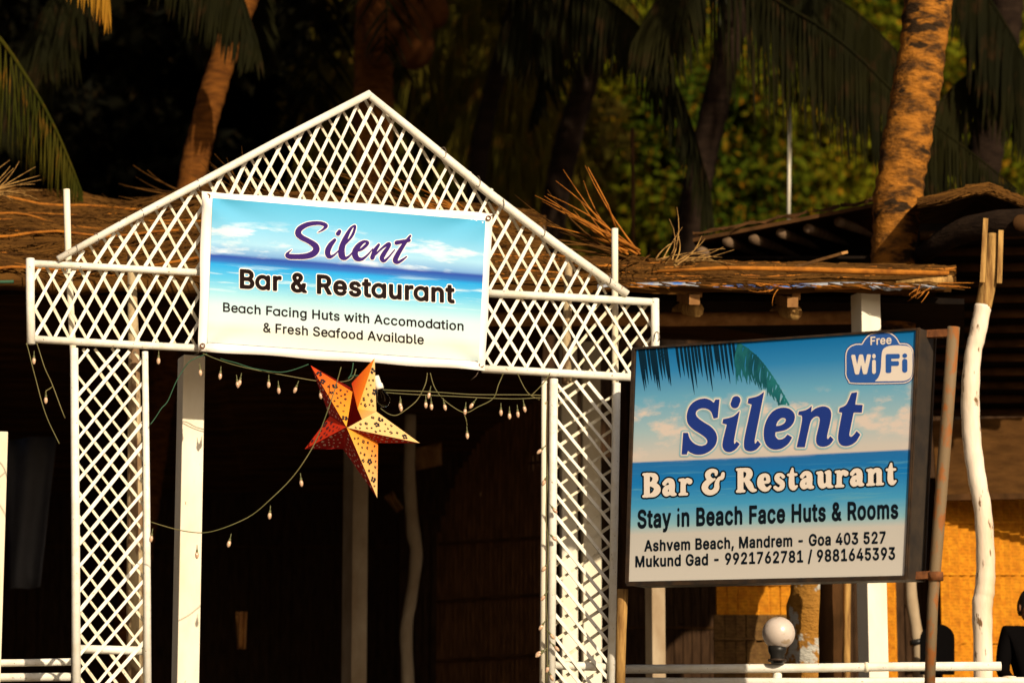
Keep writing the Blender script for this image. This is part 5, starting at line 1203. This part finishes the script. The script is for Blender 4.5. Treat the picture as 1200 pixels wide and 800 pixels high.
# ochre cloths and odds and ends in the dark
def cloth(x, y, w, h, Y, label, m='cloth_orange', rot=0):
    mb = MB(); a = math.radians(rot)
    for j in range(7):
        for i in range(7):
            u, v = (i / 6 - .5) * w * (1 - .25 * (j / 6) * random.uniform(.5, 1)), (j / 6 - .5) * h
            xx, yy = u * math.cos(a) - v * math.sin(a), u * math.sin(a) + v * math.cos(a)
            mb.v.append(tuple(P(x + xx, y + yy, Y + .04 * math.sin(i * 1.9 + j * .3))))
    for j in range(6):
        for i in range(6): q = j * 7 + i; mb.f.append((q, q + 7, q + 8, q + 1))
    o = mesh_thing('hanging_cloth', mb, M[m], label, 'cloth', smooth=True)
    so = o.modifiers.new('thickness', 'SOLIDIFY'); so.thickness = .004
cloth(283, 738, 13, 44, 25.6, 'ochre cloth hanging inside right of the white post')
cloth(500, 535, 40, 26, 27.0, 'brown leaf panel behind the star tip', 'timber', -12)
cloth(462, 588, 12, 24, 27.0, 'small brown scrap hanging left of the branch post', 'timber', -35)

# ------------------------------------------------------------------ chair back and person
CHY = 23.2
ch = thing('chair', 'black round backed chair behind foot of the sign', 'chair', (P(1098, 800, CHY)[0], CHY, 0))
mb = MB()
for a in np.linspace(0, math.pi, 15)[::-1]:
    mb.v.append(tuple(P(1098 + 20 * math.cos(a), 748 - 17 * math.sin(a), CHY)))
for x in (1118, 1078): mb.v.append(tuple(P(x, 790, CHY)))
mb.f.append(tuple(range(17)))
o_ = part('backrest', mb, M['cloth'], ch); so = o_.modifiers.new('thickness', 'SOLIDIFY'); so.thickness = .03
sz = P(1098, 870, CHY)[2]
part('seat', MB().box((P(1076, 800, CHY)[0], CHY - .42, sz - .03), (P(1120, 800, CHY)[0] + .12, CHY, sz)), M['black_plastic'], ch, smooth=False)
for x in (1079, 1121):
    for yy in (CHY - .38, CHY - .04):
        xx = P(x, 800, CHY)[0]; part('leg', MB().tube([(xx, yy, 0), (xx, yy, sz)], .016, 8), M['black_plastic'], ch)

def skin_obj(name, pts, edges, rad, m, parent, sub=2):
    org = ORG[parent]
    me = bpy.data.meshes.new(name); me.from_pydata([tuple(np.array(p) - org) for p in pts], edges, [])
    o = bpy.data.objects.new(name, me); COL.objects.link(o); o.parent = parent
    me.materials.append(m)
    sk = o.modifiers.new('skin', 'SKIN'); sk.use_smooth_shade = True
    for i, r in enumerate(rad):
        me.skin_vertices[0].data[i].radius = r if hasattr(r, '__len__') else (r, r)
    me.skin_vertices[0].data[0].use_root = True
    sb = o.modifiers.new('sub', 'SUBSURF'); sb.levels = sub; sb.render_levels = sub
    ORG[o] = org
    return o
PY_ = 22.6
HX, HZ = P(1207, 712, PY_)[0], P(1207, 712, PY_)[2]
pr = thing('person', 'person in black shirt seated at right edge, head turned aside', 'person', (HX + .02, PY_ + .1, 0))
bx = HX + .02
def V3(x, y, z): return (bx + x, PY_ + y, z)
ztop = HZ - .15
pts = [V3(0, .05, ztop - .56), V3(0, .04, ztop - .36), V3(0, .02, ztop - .14), V3(0, 0, ztop - .02), V3(0, -.01, ztop + .03),
       V3(-.19, .01, ztop - .03), V3(-.24, -.03, ztop - .32), V3(-.16, -.26, ztop - .46),
       V3(.17, .01, ztop - .05), V3(.24, -.03, ztop - .32), V3(.16, -.26, ztop - .46),
       V3(-.10, -.42, ztop - .58), V3(-.11, -.46, .08), V3(.10, -.42, ztop - .58), V3(.11, -.46, .08), V3(-.11, -.62, .05), V3(.11, -.62, .05)]
ed = [(0, 1), (1, 2), (2, 3), (3, 4), (2, 5), (5, 6), (6, 7), (2, 8), (8, 9), (9, 10), (0, 11), (11, 12), (0, 13), (13, 14), (12, 15), (14, 16)]
rd = [(.17, .13), (.16, .12), (.18, .12), (.07, .07), (.055, .055), .075, .052, .042, .075, .052, .042, .085, .055, .085, .055, .04, .04]
skin_obj('body', pts, ed, rd, M['cloth'], pr)
# head with face, turned to the picture's left of its own line
hb = MB(); c = np.array([HX, PY_ - .02, HZ]); seg, rings = 28, 22
turn = math.radians(20); fd = np.array([math.sin(turn), -math.cos(turn), 0]); rt = np.array([math.cos(turn), math.sin(turn), 0])
for i in range(rings + 1):
    th = math.pi * i / rings
    for k in range(seg):
        a = 2 * math.pi * k / seg
        lx, lf, lz = math.sin(th) * math.sin(a), math.sin(th) * math.cos(a), math.cos(th)
        w = .078 * (1 - .22 * max(0, -lz) ** 1.5); d = .098 * (1 - .10 * max(0, -lz))
        q = rt * lx * w + fd * lf * d + np.array([0, 0, lz * .122])
        if lf > .5 and abs(lx) < .6:
            nose = math.exp(-(lx / .16) ** 2 - ((lz + .12) / .20) ** 2) * .026
            eye = -math.exp(-((abs(lx) - .36) / .16) ** 2 - ((lz - .05) / .10) ** 2) * .012
            lip = math.exp(-(lx / .3) ** 2 - ((lz + .52) / .07) ** 2) * .008
            brow = math.exp(-((abs(lx) - .33) / .2) ** 2 - ((lz - .20) / .07) ** 2) * .006
            chin = math.exp(-(lx / .3) ** 2 - ((lz + .85) / .12) ** 2) * .014
            q = q + fd * (nose + eye + lip + brow + chin)
        hb.v.append(tuple(c + q))
for i in range(rings):
    for k in range(seg):
        a, b = i * seg + k, i * seg + (k + 1) % seg; hb.f.append((a, a + seg, b + seg, b))
hb.smooth = True
head = part('head', hb, M['skin'], pr)
for s_ in (-1, 1):
    part('ear', MB().ball(c + rt * s_ * .080 - fd * .005 + np.array([0, 0, -.005]), .030, 12, 8, (.4, .6, 1)), M['skin'], head)
    part('eye', MB().ball(c + rt * s_ * .030 + fd * .082 + np.array([0, 0, .008]), .012, 10, 8), M['ink_white'], head)
hh = MB()
for i in range(13):
    th = math.pi * .62 * i / 12
    for k in range(24):
        a = 2 * math.pi * k / 24; lf = math.cos(a) * math.sin(th)
        thk = th * (1 - .38 * max(0, math.cos(a)))
        r = 1.10 + .02 * math.sin(k * 5 + i)
        hh.v.append(tuple(c + (rt * math.sin(thk) * math.sin(a) * .080 + fd * math.sin(thk) * math.cos(a) * .102 + np.array([0, 0, math.cos(thk) * .126])) * r - fd * .004))
for i in range(12):
    for k in range(24):
        a, b = i * 24 + k, i * 24 + (k + 1) % 24; hh.f.append((a, a + 24, b + 24, b))
hh.smooth = True
part('hair', hh, M['hair'], head)
for s_ in (-1, 1):
    w = np.array(V3(s_ * .16, -.26, ztop - .46)); pl = w + np.array([-s_ * .03, -.09, -.02])
    hp = [w, (w + pl) / 2, pl]; he = [(0, 1), (1, 2)]; hr = [.026, (.034, .020), (.034, .016)]
    for f_ in range(4):
        dx = (f_ - 1.5) * .020; b0 = len(hp); L = (.070, .080, .076, .060)[f_]
        hp += [pl + np.array([dx, -.01, 0]), pl + np.array([dx, -.01 - L * .5, -.010]), pl + np.array([dx, -.01 - L * .9, -.034])]
        he += [(2, b0), (b0, b0 + 1), (b0 + 1, b0 + 2)]; hr += [.010, .009, .007]
    b0 = len(hp)
    hp += [(w + pl) / 2 + np.array([-s_ * .038, -.02, 0]), (w + pl) / 2 + np.array([-s_ * .055, -.060, -.01])]
    he += [(1, b0), (b0, b0 + 1)]; hr += [.011, .008]
    skin_obj('hand', hp, he, hr, M['skin'], pr, 1)
st_ = thing('stool', 'dark bench seat beneath the person in black', 'stool', (bx, PY_ + .1, 0))
part('seat', MB().box((bx - .25, PY_ - .22, ztop - .74), (bx + .25, PY_ + .26, ztop - .68)), M['dark_wood'], st_, smooth=False)
for i in (-1, 1):
    for j in (-.18, .22):
        part('leg', MB().box((bx + i * .2 - .02, PY_ + j - .02, 0), (bx + i * .2 + .02, PY_ + j + .02, ztop - .74)), M['dark_wood'], st_, smooth=False)

# ------------------------------------------------------------------ palms
def frond_geo(curve, leaf, n, side, droop, w=.022, r0=.022, fwd=.35, fold=.6, both=True, jit=.12, prof=None):
    """curve: points of the rib; leaflets go out on both sides and hang by droop"""
    cv = smooth_path(curve, 8); cv = np.array(cv); mb = MB()
    mb.tube(cv, [r0 * (1 - .8 * i / len(cv)) + .002 for i in range(len(cv))], 6)
    mb.smooth = False
    side = np.array(side, float)
    up = np.array([0, 0, 1.0])
    for i in range(n):
        t = (i + .5) / n * .98 + .01
        q = t * (len(cv) - 1); a = int(q); f = q - a; b = min(a + 1, len(cv) - 1)
        p = cv[a] * (1 - f) + cv[b] * f
        tg = cv[b] - cv[max(a - 1, 0)]; tg = tg / (np.linalg.norm(tg) + 1e-9)
        pf = (math.sin(math.pi * min(1, .12 + .88 * t)) ** .55) if prof is None else prof(t)
        for s_ in ((-1, 1) if both else (1,)):
            L = leaf * pf * random.uniform(.85, 1.08)
            if L < .05: continue
            dr = droop * random.uniform(.75, 1.25)
            d = side * s_ * (1 - min(dr, .9) * .75) + tg * fwd - up * dr + rng.normal(0, jit, 3) * .6
            d /= np.linalg.norm(d)
            wv = np.cross(d, np.array([rng.normal(0, .3), -1.0, .2])); wv /= np.linalg.norm(wv) + 1e-9
            o = len(mb.v); pts = [p]; dd = d.copy(); cur = p.copy()
            for k in range(3):
                cur = cur + dd * L / 3; dd = dd - up * .22; dd /= np.linalg.norm(dd); pts.append(cur)
            for k, pt in enumerate(pts):
                ww = w * (.55, 1.0, .75, .06)[k] * random.uniform(.9, 1.1)
                mb.v += [tuple(pt - wv * ww), tuple(pt + wv * ww)]
            for k in range(3): a_ = o + 2 * k; mb.f.append((a_, a_ + 1, a_ + 3, a_ + 2))
    return mb
# three generic fronds, pointing +x, shared by all crowns above the picture
gen = []
for e0, sag, L in ((50, 1.5, 4.6), (15, 2.3, 4.8), (-25, 1.6, 4.3)):
    pts = []; x = z = 0; a = math.radians(e0)
    for k in range(8):
        pts.append((x, 0, z)); x += math.cos(a) * L / 7; z += math.sin(a) * L / 7; a -= math.radians(sag * 60 / 7)
    g_ = frond_geo(pts, 1.0, 60, (0, 1, 0), .45, .032, .035, .4)
    for key_, mm in (('frond', M['frond']), ('dark', M['frond_dark'])):
        me = g_.mesh('frond'); me.materials.append(mm); gen.append((key_, me))
nut_me = MB().ball((0, 0, 0), 1, 16, 10, (1, 1, 1.15)).mesh('coconut'); nut_me.materials.append(M['husk'])
def palm(pix, Y, wpx, label, m, crown_z=10.5, fr_n=22, dark=False, rings=True, Ytop=None):
    """pix: trunk centre line in pixels from top to bottom; the trunk goes on up to its crown and down to the ground"""
    pts = [P(x, y, Y) for x, y in pix]
    lo = pts[-1].copy(); d = pts[-1] - pts[-2]; d /= abs(d[2]) + 1e-6
    lo = pts[-1] + d * min(pts[-1][2], 99) * .6; lo[2] = 0
    hi = pts[0]; d = (pts[0] - pts[1]); d /= abs(d[2]) + 1e-6
    hi = pts[0] + d * (crown_z - pts[0][2]) * .8; hi[2] = crown_z
    nh = max(2, int(np.linalg.norm(hi - pts[0]) / 1.0)); nl_ = max(2, int(np.linalg.norm(lo - pts[-1]) / 1.0))
    full = smooth_path([hi + (pts[0] - hi) * i / nh for i in range(nh)] + pts + [pts[-1] + (lo - pts[-1]) * (i + 1) / nl_ for i in range(nl_)], 8)
    sp_ = []
    for a, b in zip(full[:-1], full[1:]):
        k = max(1, int(np.linalg.norm(b - a) / .07))
        for i in range(k): sp_.append(a + (b - a) * i / k)
    sp_.append(full[-1])
    r = size(wpx, Y) / 2
    rad = [r * (1 + (.16 * max(0, 1.6 - q[2]) if q[2] < 1.6 else 0)) * (1 + .035 * ((i % 2) * 2 - 1) + .03 * math.sin(i * .9)) * (1 if q[2] < 4 else 1 - .02 * (q[2] - 4)) for i, q in enumerate(sp_)]
    t = thing('palm_tree', label, 'palm tree', lo)
    part('trunk', MB().tube(sp_, rad, 18), M[m], t)
    for k in range(fr_n):
        kind_, me = gen[(k % 3) * 2 + (1 if dark else 0)]
        az = k * 2.4 + random.uniform(-.2, .2); sc_ = random.uniform(.9, 1.1)
        placed('frond', me, t, Matrix.Translation(Vector(hi)) @ Matrix.Rotation(az, 4, 'Z') @ Matrix.Rotation(random.uniform(-.1, .1), 4, 'Y') @ Matrix.Scale(sc_, 4))
    ORG[t] = lo
    return t, hi
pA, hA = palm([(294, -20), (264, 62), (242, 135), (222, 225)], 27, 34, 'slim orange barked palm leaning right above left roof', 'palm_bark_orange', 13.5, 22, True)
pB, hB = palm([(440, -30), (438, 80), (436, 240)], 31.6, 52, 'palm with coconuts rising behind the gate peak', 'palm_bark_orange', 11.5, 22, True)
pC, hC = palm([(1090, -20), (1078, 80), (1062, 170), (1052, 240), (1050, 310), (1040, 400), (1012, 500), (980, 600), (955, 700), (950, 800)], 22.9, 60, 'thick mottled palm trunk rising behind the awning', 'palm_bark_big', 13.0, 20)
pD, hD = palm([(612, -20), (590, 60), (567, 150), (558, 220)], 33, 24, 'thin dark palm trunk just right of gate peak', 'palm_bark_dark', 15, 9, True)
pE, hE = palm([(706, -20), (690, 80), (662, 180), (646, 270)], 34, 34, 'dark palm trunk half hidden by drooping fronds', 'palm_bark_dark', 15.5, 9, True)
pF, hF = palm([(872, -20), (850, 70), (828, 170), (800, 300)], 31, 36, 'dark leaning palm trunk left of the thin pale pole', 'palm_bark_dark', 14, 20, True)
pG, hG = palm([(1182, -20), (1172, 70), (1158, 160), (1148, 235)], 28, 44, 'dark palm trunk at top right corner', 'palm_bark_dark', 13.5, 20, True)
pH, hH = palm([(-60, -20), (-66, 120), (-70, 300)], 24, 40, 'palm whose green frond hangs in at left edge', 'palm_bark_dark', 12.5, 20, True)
# coconuts
for (x, y, r) in [(440, 18, 21), (448, 36, 24), (484, 28, 24), (486, 56, 24), (445, 62, 18), (505, 12, 22), (470, 4, 20)]:
    rr = size(r, 30.8)
    placed('coconut', nut_me, pB, Matrix.Translation(Vector(P(x, y, 30.9 + random.uniform(-.1, .1)))) @ Matrix.Rotation(random.uniform(-.5, .5), 4, 'Y') @ Matrix.Scale(rr, 4))
# fronds that hang into the picture
def hang(parent, pts, leaf, n, m, droop=1.3, w=.018, fwd=.2, both=True, side=(.8, .3, 0), r0=.018, jit=.12, prof=None):
    cv = [P(x, y, Y) for x, y, Y in pts]
    part('frond', frond_geo(cv, leaf, n, side, droop, w, r0, fwd, both=both, jit=jit, prof=prof), M[m], parent, smooth=False)
hang(pH, [(-60, -10, 24.4), (-5, 40, 24), (32, 92, 24), (62, 145, 24), (84, 195, 24), (97, 228, 24)], .95, 30, 'frond', 2.0, .0065, .1, side=(.25, .3, 0), jit=.06, prof=lambda t: 1.05 - .75 * t)
hang(pH, [(-40, -60, 24), (40, -60, 23.8), (90, -40, 23.8), (120, -20, 23.8), (128, -6, 23.8)], .34, 20, 'frond_dry', 1.8, .012, .1, side=(.3, .3, 0), prof=lambda t: 1)
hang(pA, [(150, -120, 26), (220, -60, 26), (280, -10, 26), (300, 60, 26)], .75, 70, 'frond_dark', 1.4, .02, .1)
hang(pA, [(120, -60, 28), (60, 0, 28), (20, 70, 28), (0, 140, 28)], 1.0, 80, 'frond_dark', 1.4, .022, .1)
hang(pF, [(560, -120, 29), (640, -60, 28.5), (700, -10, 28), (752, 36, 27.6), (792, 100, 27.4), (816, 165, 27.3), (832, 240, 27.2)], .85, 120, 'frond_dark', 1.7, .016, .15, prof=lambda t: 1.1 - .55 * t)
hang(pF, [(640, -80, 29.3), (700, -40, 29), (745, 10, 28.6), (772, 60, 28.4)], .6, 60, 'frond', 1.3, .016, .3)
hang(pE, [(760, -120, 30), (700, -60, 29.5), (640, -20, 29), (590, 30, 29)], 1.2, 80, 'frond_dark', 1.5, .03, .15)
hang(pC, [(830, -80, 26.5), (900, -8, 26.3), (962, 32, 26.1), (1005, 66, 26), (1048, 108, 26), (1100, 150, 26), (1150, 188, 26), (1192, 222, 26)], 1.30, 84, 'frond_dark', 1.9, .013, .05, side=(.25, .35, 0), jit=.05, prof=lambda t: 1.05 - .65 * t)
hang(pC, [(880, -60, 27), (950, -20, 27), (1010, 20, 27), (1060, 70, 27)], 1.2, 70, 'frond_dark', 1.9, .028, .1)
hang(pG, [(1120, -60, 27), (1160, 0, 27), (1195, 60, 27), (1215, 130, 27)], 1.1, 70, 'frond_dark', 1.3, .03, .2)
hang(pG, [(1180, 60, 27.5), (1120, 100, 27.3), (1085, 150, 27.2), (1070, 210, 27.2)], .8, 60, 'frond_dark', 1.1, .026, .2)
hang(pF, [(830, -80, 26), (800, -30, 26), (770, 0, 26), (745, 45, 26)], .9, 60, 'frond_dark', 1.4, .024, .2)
# dim hanging fronds far behind the gate
for k in range(34):
    x0 = random.uniform(400, 640); y0 = random.uniform(-60, 190); s_ = random.choice((-1, 1)); Y = random.uniform(35, 38)
    par = (pD, pE)[k % 2]
    hang(par, [(x0, y0, Y), (x0 + s_ * 30, y0 + 10, Y), (x0 + s_ * 60, y0 + 45, Y), (x0 + s_ * 75, y0 + 95, Y)], 1.2, 30, 'frond_mid', 1.7, .018, .2, jit=.25)

# slender poles in front of the bushes
mesh_thing('thin_pole', MB().tube([P(926, 116, 27.5), P(925, 190, 27.5), P(924, 262, 27.5)], .016, 8), M['white_post'], 'thin pale pole standing left of the mottled palm trunk', 'pole')
mesh_thing('thin_pole', MB().tube([P(741, 150, 27.5), P(742, 230, 27.5), P(742, 300, 27.5)], .018, 8), M['dark_wood'], 'thin dark pole between drooping frond and bare ribs', 'pole')

# ------------------------------------------------------------------ bushes: masses of small leaves
def leaf_mass(name, boxes, n, size_, m, label, cat):
    V = []; F = []
    cl = []
    for (x0, x1, y0, y1, Y0, Y1, w) in boxes: cl += [(x0, x1, y0, y1, Y0, Y1)] * int(w)
    nc = max(12, n // 130)
    cents = []
    for _ in range(nc):
        x0, x1, y0, y1, Y0, Y1 = random.choice(cl)
        cents.append((P(random.uniform(x0, x1), random.uniform(y0, y1), random.uniform(Y0, Y1)), random.uniform(.35, .95)))
    per = n // nc
    for c, r in cents:
        g = rng.normal(0, 1, (per, 3)); g /= np.linalg.norm(g, axis=1)[:, None]
        pos = c + g * r * rng.uniform(.55, 1.0, (per, 1)) * np.array([1.15, .8, .8])
        a = rng.normal(0, 1, (per, 3)); a /= np.linalg.norm(a, axis=1)[:, None]
        b = np.cross(a, g); b /= np.linalg.norm(b, axis=1)[:, None] + 1e-9
        L = size_ * rng.uniform(.6, 1.4, (per, 1))
        V.append(np.stack([pos - a * L, pos + b * L * .42, pos + a * L, pos - b * L * .42], 1).reshape(-1, 3))
    V = np.concatenate(V); k = len(V) // 4
    me = bpy.data.meshes.new(name)
    org = V.mean(0); org[2] = V[:, 2].min()
    me.vertices.add(len(V)); me.vertices.foreach_set('co', (V - org).astype(np.float32).ravel())
    me.loops.add(4 * k); me.loops.foreach_set('vertex_index', np.arange(4 * k, dtype=np.int32))
    me.polygons.add(k); me.polygons.foreach_set('loop_start', np.arange(0, 4 * k, 4, dtype=np.int32)); me.polygons.foreach_set('loop_total', np.full(k, 4, dtype=np.int32))
    me.update(); me.validate(); me.materials.append(M[m])
    o = bpy.data.objects.new(name, me); COL.objects.link(o); o.location = org
    return tag(o, label, cat, None, 'stuff')
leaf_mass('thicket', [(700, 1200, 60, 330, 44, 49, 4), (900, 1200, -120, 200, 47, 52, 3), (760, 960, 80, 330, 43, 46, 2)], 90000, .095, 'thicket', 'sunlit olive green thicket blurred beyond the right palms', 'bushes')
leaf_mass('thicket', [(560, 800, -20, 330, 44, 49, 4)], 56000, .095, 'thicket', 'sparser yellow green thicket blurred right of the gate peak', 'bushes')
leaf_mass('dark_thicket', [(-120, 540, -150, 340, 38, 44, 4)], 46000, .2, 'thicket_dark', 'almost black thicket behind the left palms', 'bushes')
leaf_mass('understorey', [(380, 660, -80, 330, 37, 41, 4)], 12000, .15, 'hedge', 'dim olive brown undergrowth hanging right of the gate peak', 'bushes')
